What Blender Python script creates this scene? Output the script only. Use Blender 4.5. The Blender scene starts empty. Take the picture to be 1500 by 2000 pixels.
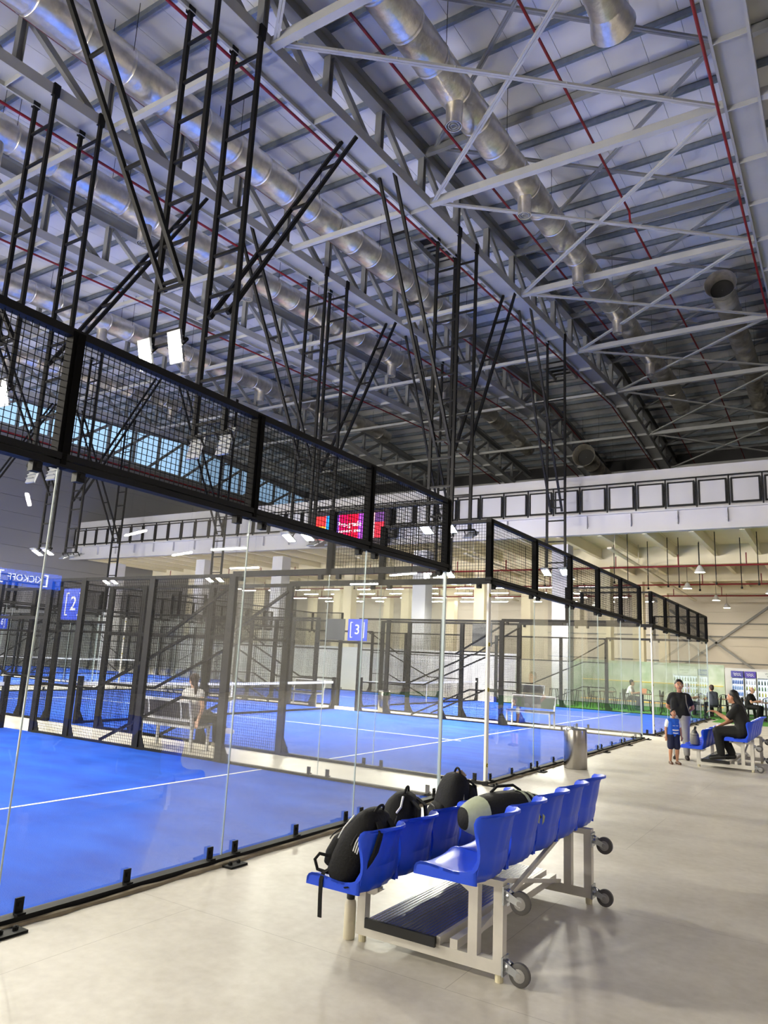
import bpy, bmesh, math, random
from mathutils import Vector, Matrix
random.seed(7)
S = bpy.context.scene
C = S.collection
PI = math.pi

# ------------------------------------------------------------------ camera, world, exposure
def make_camera():
    f, pitch, roll, yaw, h = 1408.0, .19858, .04879, .56816, 1.79
    cy, sy = math.cos(yaw), math.sin(yaw)
    fwd = Vector((-sy*math.cos(pitch), cy*math.cos(pitch), math.sin(pitch)))
    r0 = Vector((cy, sy, 0)); u0 = r0.cross(fwd)
    r = math.cos(roll)*r0 + math.sin(roll)*u0
    u = -math.sin(roll)*r0 + math.cos(roll)*u0
    cam = bpy.data.cameras.new('camera'); o = bpy.data.objects.new('camera', cam); C.objects.link(o)
    cam.sensor_fit = 'VERTICAL'; cam.sensor_height = 36.0; cam.lens = f/2000*36
    cam.clip_start = .05; cam.clip_end = 500
    m = Matrix((( r.x, u.x, -fwd.x, 0), (r.y, u.y, -fwd.y, 0), (r.z, u.z, -fwd.z, h), (0, 0, 0, 1)))
    o.matrix_world = m
    S.camera = o
make_camera()
W = bpy.data.worlds.new('sky'); S.world = W; W.use_nodes = True
W.node_tree.nodes['Background'].inputs[0].default_value = (.50, .72, 1.0, 1)
W.node_tree.nodes['Background'].inputs[1].default_value = 1.1
S.view_settings.view_transform = 'Standard'; S.view_settings.look = 'None'
S.view_settings.exposure = 0.22; S.view_settings.gamma = 1.0
S.view_settings.use_curve_mapping = False
S.cycles.transparent_max_bounces = 28
S.cycles.max_bounces = 6; S.cycles.diffuse_bounces = 3; S.cycles.glossy_bounces = 3
S.cycles.use_adaptive_sampling = True; S.cycles.adaptive_threshold = .15; S.cycles.use_light_tree = True
S.cycles.caustics_reflective = False; S.cycles.caustics_refractive = False
S.cycles.sample_clamp_indirect = 6.0
LAMP = 1300.0          # radiance of the court floodlight lenses
TUBE = 70.0           # radiance of LED tubes and pendants

# ------------------------------------------------------------------ materials
def lin(c):
    return tuple((x/255/12.92 if x/255 <= .04045 else ((x/255+.055)/1.055)**2.4) for x in c)
MATS = {}
def mat(name, rgb, rough=.6, metal=0.0, noise=None, bump=None, spec=.5, coat=0, emit=None, estr=0):
    if name in MATS: return MATS[name]
    m = bpy.data.materials.new(name); m.use_nodes = True; nt = m.node_tree; b = nt.nodes['Principled BSDF']
    c = lin(rgb)+(1,)
    b.inputs['Base Color'].default_value = c; b.inputs['Roughness'].default_value = rough; b.inputs['Metallic'].default_value = metal
    b.inputs['Specular IOR Level'].default_value = spec
    if coat: b.inputs['Coat Weight'].default_value = coat
    if emit is not None:
        b.inputs['Emission Color'].default_value = lin(emit)+(1,); b.inputs['Emission Strength'].default_value = estr
    if noise or bump:
        tc = nt.nodes.new('ShaderNodeTexCoord')
    if noise:                                   # (scale, amount[, second rgb])
        n = nt.nodes.new('ShaderNodeTexNoise'); n.inputs['Scale'].default_value = noise[0]; n.inputs['Detail'].default_value = 6
        nt.links.new(tc.outputs['Object'], n.inputs['Vector'])
        r = nt.nodes.new('ShaderNodeValToRGB'); a = noise[1]
        c2 = lin(noise[2]) if len(noise) > 2 else tuple(x*(1-a) for x in c[:3])
        r.color_ramp.elements[0].position = .3; r.color_ramp.elements[1].position = .7
        r.color_ramp.elements[0].color = tuple(c2)+(1,); r.color_ramp.elements[1].color = tuple(min(1, x*(1+a*.5)) for x in c[:3])+(1,)
        nt.links.new(n.outputs['Fac'], r.inputs['Fac']); nt.links.new(r.outputs['Color'], b.inputs['Base Color'])
    if bump:                                    # (scale, strength)
        n2 = nt.nodes.new('ShaderNodeTexNoise'); n2.inputs['Scale'].default_value = bump[0]; n2.inputs['Detail'].default_value = 4
        nt.links.new(tc.outputs['Object'], n2.inputs['Vector'])
        bp = nt.nodes.new('ShaderNodeBump'); bp.inputs['Strength'].default_value = bump[1]; bp.inputs['Distance'].default_value = .02
        nt.links.new(n2.outputs['Fac'], bp.inputs['Height']); nt.links.new(bp.outputs['Normal'], b.inputs['Normal'])
    MATS[name] = m
    return m
def emat(name, rgb, strength):
    if name in MATS: return MATS[name]
    m = bpy.data.materials.new(name); m.use_nodes = True; nt = m.node_tree; nt.nodes.clear()
    e = nt.nodes.new('ShaderNodeEmission'); o = nt.nodes.new('ShaderNodeOutputMaterial')
    e.inputs[0].default_value = lin(rgb)+(1,); e.inputs[1].default_value = strength
    nt.links.new(e.outputs[0], o.inputs[0]); MATS[name] = m
    return m
def glass_mat(name, tint, refl=1.0):
    m = bpy.data.materials.new(name); m.use_nodes = True; nt = m.node_tree; nt.nodes.clear()
    t = nt.nodes.new('ShaderNodeBsdfTransparent'); t.inputs[0].default_value = tuple(tint)+(1,)
    g = nt.nodes.new('ShaderNodeBsdfGlossy'); g.inputs['Roughness'].default_value = .0
    g.inputs['Color'].default_value = (1, 1, 1, 1)
    fr = nt.nodes.new('ShaderNodeFresnel'); fr.inputs['IOR'].default_value = 1.45
    mul = nt.nodes.new('ShaderNodeMath'); mul.operation = 'MULTIPLY'; mul.inputs[1].default_value = refl; mul.use_clamp = True
    mx = nt.nodes.new('ShaderNodeMixShader'); o = nt.nodes.new('ShaderNodeOutputMaterial')
    nt.links.new(fr.outputs[0], mul.inputs[0]); nt.links.new(mul.outputs[0], mx.inputs[0])
    nt.links.new(t.outputs[0], mx.inputs[1]); nt.links.new(g.outputs[0], mx.inputs[2]); nt.links.new(mx.outputs[0], o.inputs[0])
    MATS[name] = m
    return m
GLASS = glass_mat('court_glass', (.982, .992, .987), .38)
WINGLASS = glass_mat('window_glass', (.9, .95, .97), .8)
EDGE = mat('glass_edge', (186, 200, 198), .3)
BLACK = mat('black_steel', (13, 13, 15), .6, .0, spec=.25)
BLACKM = mat('black_wire', (8, 8, 9), .75, spec=.1)
LADDER = mat('black_paint', (12, 12, 13), .6, spec=.25)
STEEL = mat('grey_painted_steel', (164, 166, 168), .5, noise=(1.2, .08))
STEELD = mat('grey_primer_steel', (134, 136, 138), .55, noise=(1.5, .1))
GALV = mat('galvanised_steel', (128, 137, 148), .42, .55, noise=(6, .16))
ROOF = mat('white_roof_sheet', (222, 222, 222), .6, noise=(.6, .05))
FOIL = mat('foil_duct', (222, 217, 206), .3, .85, noise=(4.0, .22), bump=(4.5, 1.0))
REDP = mat('red_pipe', (118, 18, 28), .4)
WHITE = mat('white_paint', (208, 208, 210), .55, noise=(.8, .04))
MEZW = mat('mezzanine_white', (184, 184, 190), .55, noise=(.8, .04))
CREAM = mat('cream_paint', (232, 224, 200), .6, noise=(.6, .05))
ALU = mat('bench_aluminium', (214, 210, 202), .38, .35, noise=(7, .08))
ALUR = mat('ribbed_aluminium', (176, 178, 182), .22, .9)
CHROME = mat('zinc_bracket', (178, 182, 188), .25, .95)
BLUEP = mat('blue_seat_plastic', (26, 76, 226), .34, spec=.5)
RUBBER = mat('grey_rubber', (84, 82, 82), .6)
BLKRUB = mat('black_rubber', (14, 14, 15), .5)
BRUSH = mat('brushed_steel', (178, 174, 168), .22, 1.0)
FABBLK = mat('black_nylon', (15, 15, 17), .75, bump=(60, .25), spec=.3)
GREYCLAD = mat('grey_cladding', (120, 120, 126), .55)
SIGNB = mat('sign_blue', (20, 62, 196), .4)
SIGNW = mat('sign_white', (236, 238, 240), .5)
LENS = emat('floodlight_lens', (255, 247, 231), LAMP)
TUBEM = emat('led_tube', (255, 250, 240), TUBE)
SHOPT = emat('shop_led_tube', (255, 246, 232), 130.0)
WARM = emat('warm_lamp', (255, 238, 205), TUBE*2)

# ------------------------------------------------------------------ mesh helpers
class MB:
    def __init__(s): s.v = []; s.f = []
    def add(s, vs, fs):
        n = len(s.v); s.v += [tuple(p) for p in vs]; s.f += [tuple(i+n for i in f) for f in fs]; return s
    def box(s, x0, x1, y0, y1, z0, z1):
        return s.add([(x0,y0,z0),(x1,y0,z0),(x1,y1,z0),(x0,y1,z0),(x0,y0,z1),(x1,y0,z1),(x1,y1,z1),(x0,y1,z1)],
                     [(3,2,1,0),(4,5,6,7),(0,1,5,4),(1,2,6,5),(2,3,7,6),(3,0,4,7)])
    def cbox(s, c, d):
        return s.box(c[0]-d[0]/2, c[0]+d[0]/2, c[1]-d[1]/2, c[1]+d[1]/2, c[2]-d[2]/2, c[2]+d[2]/2)
    def bar(s, p, q, w, h=None, up=(0,0,1)):
        h = w if h is None else h; p, q = Vector(p), Vector(q); d = (q-p).normalized(); up = Vector(up)
        if abs(d.dot(up)) > .99: up = Vector((0,1,0))
        a = d.cross(up).normalized()*(w/2); b = a.cross(d).normalized()*(h/2)
        vs = [p-a-b, p+a-b, p+a+b, p-a+b, q-a-b, q+a-b, q+a+b, q-a+b]
        return s.add(vs, [(3,2,1,0),(4,5,6,7),(0,1,5,4),(1,2,6,5),(2,3,7,6),(3,0,4,7)])
    def tube(s, pts, r, n=8, cap=True):
        pts = [Vector(p) for p in pts]; rs = r if isinstance(r, (list, tuple)) else [r]*len(pts); rings = []
        a = None
        for i, p in enumerate(pts):
            d = (pts[min(i+1, len(pts)-1)] - pts[max(i-1, 0)]).normalized()
            if a is None:
                a = d.orthogonal().normalized()
            else:
                a = (a - d*a.dot(d)); a = a.normalized() if a.length > 1e-6 else d.orthogonal().normalized()
            b = d.cross(a)
            rings.append([p + (a*math.cos(2*PI*k/n) + b*math.sin(2*PI*k/n))*rs[i] for k in range(n)])
        return s.loft(rings, cap)
    def loft(s, rings, cap=True, closed=True):
        n = len(rings[0]); vs = [p for r in rings for p in r]; fs = []
        for i in range(len(rings)-1):
            for k in range(n if closed else n-1):
                k2 = (k+1) % n
                fs.append((i*n+k, i*n+k2, (i+1)*n+k2, (i+1)*n+k))
        if cap:
            fs.append(tuple(range(n-1, -1, -1))); fs.append(tuple((len(rings)-1)*n+k for k in range(n)))
        return s.add(vs, fs)
    def lathe(s, c, prof, n=24, axis='z', cap=True):
        rings = []
        for r, h in prof:
            ring = []
            for k in range(n):
                ca, sa = math.cos(2*PI*k/n)*r, math.sin(2*PI*k/n)*r
                p = (ca, sa, h) if axis == 'z' else ((h, ca, sa) if axis == 'x' else (sa, h, ca))
                ring.append((c[0]+p[0], c[1]+p[1], c[2]+p[2]))
            rings.append(ring)
        return s.loft(rings, cap)
    def prism(s, poly, y0, y1, ax='y'):
        f = (lambda a, b, t: (a, t, b)) if ax == 'y' else ((lambda a, b, t: (t, a, b)) if ax == 'x' else (lambda a, b, t: (a, b, t)))
        return s.loft([[f(a, b, y0) for a, b in poly], [f(a, b, y1) for a, b in poly]])
    def ball(s, c, r, n=10, m=7):
        rx, ry, rz = r if isinstance(r, (tuple, list)) else (r, r, r)
        rings = []
        for i in range(m+1):
            t = -PI/2 + PI*i/m; cr = max(math.cos(t), .02)
            rings.append([(c[0]+rx*cr*math.cos(2*PI*k/n), c[1]+ry*cr*math.sin(2*PI*k/n), c[2]+rz*math.sin(t)) for k in range(n)])
        return s.loft(rings)
    def mesh(s, name, m, smooth=False):
        me = bpy.data.meshes.new(name); me.from_pydata(s.v, [], s.f); me.validate()
        bm = bmesh.new(); bm.from_mesh(me); bmesh.ops.recalc_face_normals(bm, faces=bm.faces); bm.to_mesh(me); bm.free()
        if m is not None: me.materials.append(m)
        if smooth:
            me.shade_smooth()
            try: me.set_sharp_from_angle(angle=math.radians(smooth if smooth is not True else 40))
            except Exception: pass
        me.update()
        return me
    def build(s, name, m, parent=None, smooth=False, **kw):
        return put(name, s.mesh(name, m, smooth), parent, **kw)
def put(name, me, parent=None, loc=None, rot=None, label=None, kind=None):
    o = bpy.data.objects.new(name, me); C.objects.link(o)
    if parent is not None: o.parent = parent
    if loc is not None: o.location = loc
    if rot is not None: o.rotation_euler = rot
    if label: o['label'] = label
    if kind: o['kind'] = kind
    return o
def tag(o, label, cat=None, group=None, kind=None):
    o['label'] = label
    if cat: o['category'] = cat
    if group: o['group'] = group
    if kind: o['kind'] = kind
    return o
def thing(name, label, cat, loc=(0,0,0), rotz=0, group=None, kind=None):
    o = bpy.data.objects.new(name, None); C.objects.link(o); o.location = loc; o.rotation_euler = (0, 0, rotz); o.empty_display_size = .2
    return tag(o, label, cat, group, kind)
def copy_tree(o, parent=None):
    c = o.copy(); C.objects.link(c)
    if parent is not None: c.parent = parent
    for ch in list(o.children): copy_tree(ch, c)
    return c
def text_mesh(name, body, m, parent, loc, rot, size, extrude=.004, align='CENTER'):
    cu = bpy.data.curves.new(name, 'FONT'); cu.body = body; cu.size = size; cu.extrude = extrude
    cu.align_x = align; cu.align_y = 'CENTER'; cu.resolution_u = 3
    o = bpy.data.objects.new(name, cu); C.objects.link(o); dg = bpy.context.evaluated_depsgraph_get()
    me = bpy.data.meshes.new_from_object(o.evaluated_get(dg)); bpy.data.objects.remove(o); bpy.data.curves.remove(cu)
    me.materials.clear(); me.materials.append(m)
    return put(name, me, parent, loc, rot)
ORD = ['first', 'second', 'third', 'fourth', 'fifth', 'sixth', 'seventh', 'eighth', 'ninth', 'tenth', 'eleventh', 'twelfth']

# ------------------------------------------------------------------ setting: floor, walls, roof
XL, XR, YB, YF = -50.3, 13.4, -16.0, 62.0
RIDGE = 44.0
def zb(y):                                   # underside of the truss bottom chords
    return 15.66 + .073*(y-10.35) if y <= RIDGE else 15.66 + .073*(RIDGE-10.35) - .073*(y-RIDGE)
def floor_material():
    m = mat('pale_floor', (200, 196, 188), .3)
    nt = m.node_tree; b = nt.nodes['Principled BSDF']; tc = nt.nodes.new('ShaderNodeTexCoord')
    n1 = nt.nodes.new('ShaderNodeTexNoise'); n1.inputs['Scale'].default_value = 1.1; n1.inputs['Detail'].default_value = 9; n1.inputs['Roughness'].default_value = .68
    n2 = nt.nodes.new('ShaderNodeTexNoise'); n2.inputs['Scale'].default_value = 14; n2.inputs['Detail'].default_value = 6
    mx = nt.nodes.new('ShaderNodeMath'); mx.operation = 'MULTIPLY_ADD'; mx.inputs[1].default_value = .35
    r = nt.nodes.new('ShaderNodeValToRGB'); r.color_ramp.elements[0].position = .45; r.color_ramp.elements[1].position = .92
    r.color_ramp.elements[0].color = lin((188, 181, 168))+(1,); r.color_ramp.elements[1].color = lin((220, 215, 204))+(1,)
    br = nt.nodes.new('ShaderNodeTexBrick'); br.inputs['Scale'].default_value = 1.0; br.inputs['Mortar Size'].default_value = .0022
    br.inputs['Brick Width'].default_value = 4.0; br.inputs['Row Height'].default_value = 2.0
    br.inputs['Color1'].default_value = (1, 1, 1, 1); br.inputs['Color2'].default_value = (1, 1, 1, 1); br.inputs['Mortar'].default_value = (.62, .6, .58, 1)
    mul = nt.nodes.new('ShaderNodeMix'); mul.data_type = 'RGBA'; mul.blend_type = 'MULTIPLY'; mul.inputs[0].default_value = 1.0
    L = nt.links.new
    L(tc.outputs['Object'], n1.inputs['Vector']); L(tc.outputs['Object'], n2.inputs['Vector']); L(tc.outputs['Object'], br.inputs['Vector'])
    L(n2.outputs['Fac'], mx.inputs[0]); L(n1.outputs['Fac'], mx.inputs[2]); L(mx.outputs[0], r.inputs['Fac'])
    L(r.outputs['Color'], mul.inputs[6]); L(br.outputs['Color'], mul.inputs[7]); L(mul.outputs[2], b.inputs['Base Color'])
    return m
FLOOR = floor_material(); FLOOR.node_tree.nodes['Principled BSDF'].inputs['Roughness'].default_value = .4
def struct(o, label=None):
    o['kind'] = 'structure'
    if label: o['label'] = label
    return o
struct(MB().box(XL-.3, XR+.3, YB-.3, YF+.3, -.3, 0).build('floor', FLOOR), 'pale mottled vinyl floor of the sports hall')

SHADECLAD = mat('shaded_cladding', (44, 44, 48), .6)  # gloom of the deeper hall, painted into the upper end-wall boards
def clad_wall(name, axis, at, a0, a1, z0, z1, m, step=1.15, label=None, th=.12, shade_from=99):
    """wall of horizontal cladding boards, each board its own piece; axis 'x' = wall in a plane x = at"""
    w = thing(name, label or 'cladding wall', None, (0, 0, 0)); del_cat(w); struct(w)
    z = z0; i = 0
    me = None
    while z < z1-.01:
        zt = min(z+step-.025, z1)
        b = MB()
        if axis == 'x': b.box(at-th/2, at+th/2, a0, a1, z, zt)
        else: b.box(a0, a1, at-th/2, at+th/2, z, zt)
        b.build('cladding_board', m if z < shade_from else SHADECLAD, w); z += step; i += 1
    b = MB()
    if axis == 'x': b.box(at-th/2-.06, at-th/2+.04 if at < 0 else at+.03, a0, a1, z0, z1)
    else: b.box(a0, a1, at+.02, at+th/2+.06, z0, z1)
    b.build('backing', m, w)
    return w
def del_cat(o):
    if 'category' in o: del o['category']
def thing_s(name, label, loc=(0,0,0)):
    o = bpy.data.objects.new(name, None); C.objects.link(o); o.location = loc; o['label'] = label; o['kind'] = 'structure'; return o

# left gable wall with clerestory strip
def left_wall():
    w = clad_wall('wall_left', 'x', XL, YB, YF, 0, 17.0, GREYCLAD, 1.2, 'grey clad side wall under a clerestory window strip')
    def ztop(y): return zb(y)+2.6
    # upper gable piece above the windows
    ys = [YB, RIDGE, YF]
    MB().prism([(YB, ztop(YB)-.55), (RIDGE, ztop(RIDGE)-.55), (YF, ztop(YF)-.55), (YF, ztop(YF)+.3), (RIDGE, ztop(RIDGE)+.3), (YB, ztop(YB)+.3)], XL-.06, XL+.06, 'x').build('gable_band', GREYCLAD, w)
    wn = thing_s('window_1', 'clerestory window strip showing pale blue sky')
    y = YB; k = 0
    while y < YF-1:
        y1 = y+2.6
        za, zc = 17.05, ztop(y)-.5; zd = ztop(min(y1, YF))-.5
        MB().prism([(y, za), (y1, za), (y1, zd), (y, zc)], XL-.02, XL+.0, 'x').build('pane', WINGLASS, wn)
        MB().box(XL-.06, XL+.1, y-.12, y+.12, 17.0, zc+.1).build('mullion', STEELD, wn)
        y = y1
    MB().box(XL-.08, XL+.16, YB, YF, 16.94, 17.06).build('window_sill', STEELD, wn)
    p = thing_s('trim_1', 'dark steel wind truss in front of the clerestory')
    y = YB+1; up = True
    b = None
    MB().bar((XL+.7, YB, 16.7), (XL+.7, YF, 16.7), .22, .3).build('lower_rail', STEELD, p)
    while y < YF-6:
        MB().bar((XL+.7, y, 16.7), (XL+.7, y+3.9, zb(y+3.9)+2.0), .2).build('brace', STEELD, p)
        y += 3.9
    MB().tube([(XL+.9, YB, 16.2), (XL+.9, YF, 16.2)], .07, 8).build('sprinkler_pipe', REDP, p)
left_wall()
# right wall with shop front, back wall behind the camera, far wall
clad_wall('wall_right', 'x', XR, YB, YF, 0, 22, mat('taupe_cladding', (150, 146, 140), .6), 2.4, 'taupe clad wall beside the walkway')
clad_wall('wall_back', 'y', YB, XL, XR, 0, 22, mat('taupe_cladding', (150, 146, 140), .6), 2.4, 'taupe clad wall behind the first court')
fw = clad_wall('wall_front', 'y', YF, XL, XR, 0, 22, mat('far_cladding', (214, 208, 198), .6), 1.3, 'pale clad end wall beyond the cafe', shade_from=8.8)
for (xa, za, xb_, zb_) in [(-13.0, 7.6, -3.6, .6), (-13.0, .6, -3.6, 7.6), (-3.6, 7.6, 5.8, .6), (-3.6, .6, 5.8, 7.6)]:
    MB().bar((xa, YF-.35, za), (xb_, YF-.35, zb_), .16, .16, (0, 1, 0)).build('wind_brace', STEELD, fw)
for z in (2.2, 2.6, 4.6, 5.6):
    MB().tube([(-20, YF-.25, z), (XR, YF-.25, z)], .05, 6).build('wall_pipe', STEELD, fw)

# roof: long sheets lying on purlins
ceil = thing_s('ceiling', 'white ribbed roof sheets on galvanised purlins')
def roof():
    x = XL; k = 0
    z0, z1, z2 = zb(YB)+2.78, zb(RIDGE)+2.78, zb(YF)+2.78
    wd = 1.06
    a = MB().prism([(YB, z0), (RIDGE, z1), (RIDGE, z1+.06), (YB, z0+.06)], 0, wd-.012, 'x').mesh('roof_sheet', ROOF)
    b = MB().prism([(RIDGE, z1), (YF, z2), (YF, z2+.06), (RIDGE, z1+.06)], 0, wd-.012, 'x').mesh('roof_sheet', ROOF)
    while x < XR:
        put('roof_sheet', a, ceil, (x, 0, 0)); put('roof_sheet', b, ceil, (x, 0, 0)); x += wd
    # sheet above the joints so that no daylight leaks
    MB().prism([(YB, z0+.07), (RIDGE, z1+.07), (YF, z2+.07), (YF, z2+.12), (RIDGE, z1+.12), (YB, z0+.12)], XL, XR, 'x').build('insulation_layer', ROOF, ceil)
    # purlins: cold rolled Z sections along x
    pm = MB(); L = XR-XL
    pm.box(0, L, -.05, .05, .0, .015); pm.box(0, L, -.012, .012, 0, .24); pm.box(0, L, -.012, .07, .225, .24)
    pme = pm.mesh('purlin', GALV)
    y = YB+.6
    while y < YF:
        put('purlin', pme, ceil, (XL, y, zb(y)+2.52)); y += 1.49
roof()
# ------------------------------------------------------------------ roof trusses, struts, bracing
TRX = [-1.3, -10.9, -16.7, -23.7, -32.4, -42.3, 7.5]
TRN = ['above the walkway beside the flared duct', 'above the front half of the near courts', 'above the back half of the near courts',
       'over the far end of the near courts', 'over the front of the second court row', 'over the back of the second court row', 'over the shop side beyond the walkway']
def yz(x0, x1, prof):
    """prism along the roof line: prof = (dz0, dz1)"""
    b = MB()
    for ya, yb_ in ((YB, RIDGE), (RIDGE, YF)):
        b.prism([(ya, zb(ya)+prof[0]), (yb_, zb(yb_)+prof[0]), (yb_, zb(yb_)+prof[1]), (ya, zb(ya)+prof[1])], x0, x1, 'x')
    return b
def make_truss():
    t = thing('roof_truss', '', 'roof truss')
    b = yz(-.425, -.395, (0, .32)); c = yz(.395, .425, (0, .32)); w = yz(-.395, .395, (.15, .17))
    for o in (c, w): b.add(o.v, o.f)
    # inner toe of the flanges
    for s in (-1, 1):
        o = yz(min(s*.395, s*.36), max(s*.395, s*.36), (0, .02)); b.add(o.v, o.f)
    b.build('bottom_chord', STEEL, t)
    b = yz(-.17, .17, (1.98, 2.01)); c = yz(-.012, .012, (2.0, 2.5)); w = yz(-.17, .17, (2.48, 2.51))
    for o in (c, w): b.add(o.v, o.f)
    b.build('top_chord', STEELD, t)
    sm = MB().box(-.395, .395, -.012, .012, .0, .15).mesh('stiffener', STEEL)
    vm = {}
    y = YB+.55; k = 0
    n = 2.615
    y = 10.55 - n*10
    while y < YF-n:
        if y > YB:
            za, zc = zb(y)+.3, zb(y)+2.0
            put('stiffener', sm, t, (0, y, zb(y)))
            MB().box(-.11, .11, y-.09, y-.075, za, zc).box(-.11, .11, y+.075, y+.09, za, zc).box(-.012, .012, y-.08, y+.08, za, zc).build('vertical', STEELD, t)
            q = (0, y+n-.18, zb(y+n)+.34) if y < RIDGE-n else (0, y+n-.18, zb(y+n)+1.95)
            p = (0, y+.18, zb(y)+1.95) if y < RIDGE-n else (0, y+.18, zb(y)+.34)
            MB().bar(p, q, .2, .14, (1, 0, 0)).build('diagonal', STEELD, t)
        y += n
    return t
tr0 = make_truss()
for i, x in enumerate(TRX):
    t = tr0 if i == 0 else copy_tree(tr0)
    t.location = (x, 0, 0); t['label'] = 'grey steel roof truss ' + TRN[i]; t['group'] = 'roof trusses'
# struts between trusses at each node line
STRY = [-12.9, -5.05, 2.7, 10.55, 18.35, 26.3, 34.0, 41.8, 50.0, 57.5]
def node(i, k, z=.2): return Vector((TRX[i], STRY[k], zb(STRY[k])+z))
BAYS = [(1, 0, 'walkway bay'), (2, 1, 'first court bay'), (3, 2, 'second court bay'), (4, 3, 'third court bay'), (5, 4, 'fourth court bay'), (0, 6, 'shop bay')]
for (a, b, bn) in BAYS:
    for k in range(1, len(STRY)):
        p, q = node(a, k, .16), node(b, k, .16); p.x += .43; q.x -= .43
        main = bn in ('walkway bay', 'shop bay')
        o = MB().bar(p, q, .2 if main else .15, .24 if main else .16).build('tie_strut', STEEL)
        tag(o, f'grey steel tie beam, {ORD[k]} from the back wall in the roof {bn}', 'tie beam', 'roof tie beams')
        o2 = None
        if main:
            p, q = node(a, k, 2.12), node(b, k, 2.12)
            tag(MB().bar(p, q, .16, .24).build('tie_strut', STEELD), f'dark upper tie beam, {ORD[k]} from the back wall in the roof {bn}', 'tie beam', 'upper roof tie beams')
# crossed bracing in the bay over the walkway, at both chord levels
for lev, zz, m, nm in ((0, .16, STEEL, 'lower'), (1, 2.2, STEELD, 'upper')):
    for k in range(1, len(STRY)-1):
        for d in (0, 1):
            p = node(1, k+d, zz); q = node(0, k+1-d, zz); p.x += .5; q.x -= .5
            b = MB(); dr = (q-p).normalized(); s = dr.cross(Vector((0, 0, 1)))*.035
            b.bar(p+s, q+s, .06, .07).bar(p-s, q-s, .06, .07)
            L = (q-p).length
            for j in range(1, 8): b.cbox(p+(q-p)*(j/8), (.12, .12, .05))
            tag(b.build('cross_brace', m), f'{nm} diagonal brace {"rising towards" if d == 0 else "running away from"} the walkway truss, {ORD[k]} roof bay', 'brace', 'roof cross braces')

# ------------------------------------------------------------------ ducts
def duct(x, off, r, y0, y1, label, spouts, bell0=False, bell1=False):
    t = thing('air_duct', label, 'duct', (x, y0, zb(y0)+off), group='foil ventilation ducts')
    org = Vector(t.location)
    def P(y): return Vector((0, y-y0, zb(y)+off-org.z))
    b = MB(); pts = []; rs = []; y = y0
    seg = 0
    ylist = []
    while y < y1:
        ylist.append(y); y += 1.3
    ylist.append(y1)
    for i, yy in enumerate(ylist):
        if 0 < i < len(ylist)-1:
            for dy, rr in ((-.09, r), (-.06, r*1.025), (-.03, r*.985), (0, r*.985), (.03, r*1.03), (.06, r)):
                pts.append(P(yy+dy)); rs.append(rr)
        else:
            pts.append(P(yy)); rs.append(r)
    b.tube(pts, rs, 28, cap=False)
    b.build('duct_body', FOIL, t, smooth=60)
    for e, yy, sgn in ((bell0, y0, -1), (bell1, y1, 1)):
        if e:
            MB().lathe(P(yy), [(r, 0), (r*1.04, sgn*.1), (r*1.16, sgn*.35), (r*1.32, sgn*.62), (r*1.30, sgn*.62), (r*1.1, sgn*.35), (r*.95, sgn*.05)], 28, 'y', cap=False).build('bell_mouth', FOIL, t, smooth=60)
            MB().lathe(P(yy), [(r*.96, 0), (.01, 0.001)], 28, 'y', cap=False).build('mouth_shade_disc', BLKRUB, t)  # black disc painting the shade inside the open duct
    for yy in spouts:
        if y0 < yy < y1:
            c = P(yy); c.z -= r*.8
            s = MB().lathe(c, [(r*.62, .22), (r*.5, .05), (r*.46, -.45), (r*.46, -.72), (r*.42, -.72), (r*.42, -.55)], 20, 'z', cap=False).build('spout', FOIL, t, smooth=50)
            g = MB()
            for rr in (.08, .15, .22, .29):
                if rr < r*.42: g.lathe((c.x, c.y, c.z-.68), [(rr-.012, 0), (rr+.012, 0), (rr+.012, -.03), (rr-.012, -.03)], 16, 'z', cap=False)
            g.lathe((c.x, c.y, c.z-.6), [(r*.42, 0), (.005, 0)], 16, 'z', cap=False)
            g.build('diffuser', STEELD, s)
    yy = y0+1.2; wm = MB()
    while yy < y1-1:
        for sx in (-r*.95, r*.95):
            wm.bar(P(yy)+Vector((sx, 0, 0)), P(yy)+Vector((sx, 0, 2.55-off)), .012)
        yy += 3.9
    wm.build('hanger_wire', LADDER, t, kind='stuff')
    return t
SP1 = [-3, 3.5, 9.6, 14.9, 20.0, 25.7, 31.7, 38.5]
SP2 = [-2.5, 3.5, 9.3, 14.7, 20.0, 25.3, 31.4, 37.4]
duct(-7.9, .85, .48, YB+1, 48, 'long foil-wrapped duct between the walkway truss and the first court truss', SP1)
duct(-14.9, .95, .52, YB+1, 30.2, 'foil-wrapped duct ending above the second court, over the first court bay', [], False, False)
duct(-20.0, .8, .5, YB+1, 52, 'foil-wrapped duct with short spouts over the back half of the near courts', SP2)
duct(-29.5, .8, .5, YB+1, 46, 'foil-wrapped duct lit pink over the second court row', SP2)
duct(-37.5, .8, .5, YB+1, 40, 'farthest foil-wrapped duct near the clerestory', SP2)
duct(-3.8, 1.25, .42, YB+1, 14.7, 'foil duct with flared bell mouth at the top of the view', [], False, True)
duct(-3.5, 1.1, .5, 32.3, 54, 'foil duct with dark open bell mouth facing the courts above the walkway', [], True, False)
duct(-14.84, -1.05, .62, 50.0, 60.5, 'dark round duct opening above the white mezzanine parapet', [], True, False)
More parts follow.
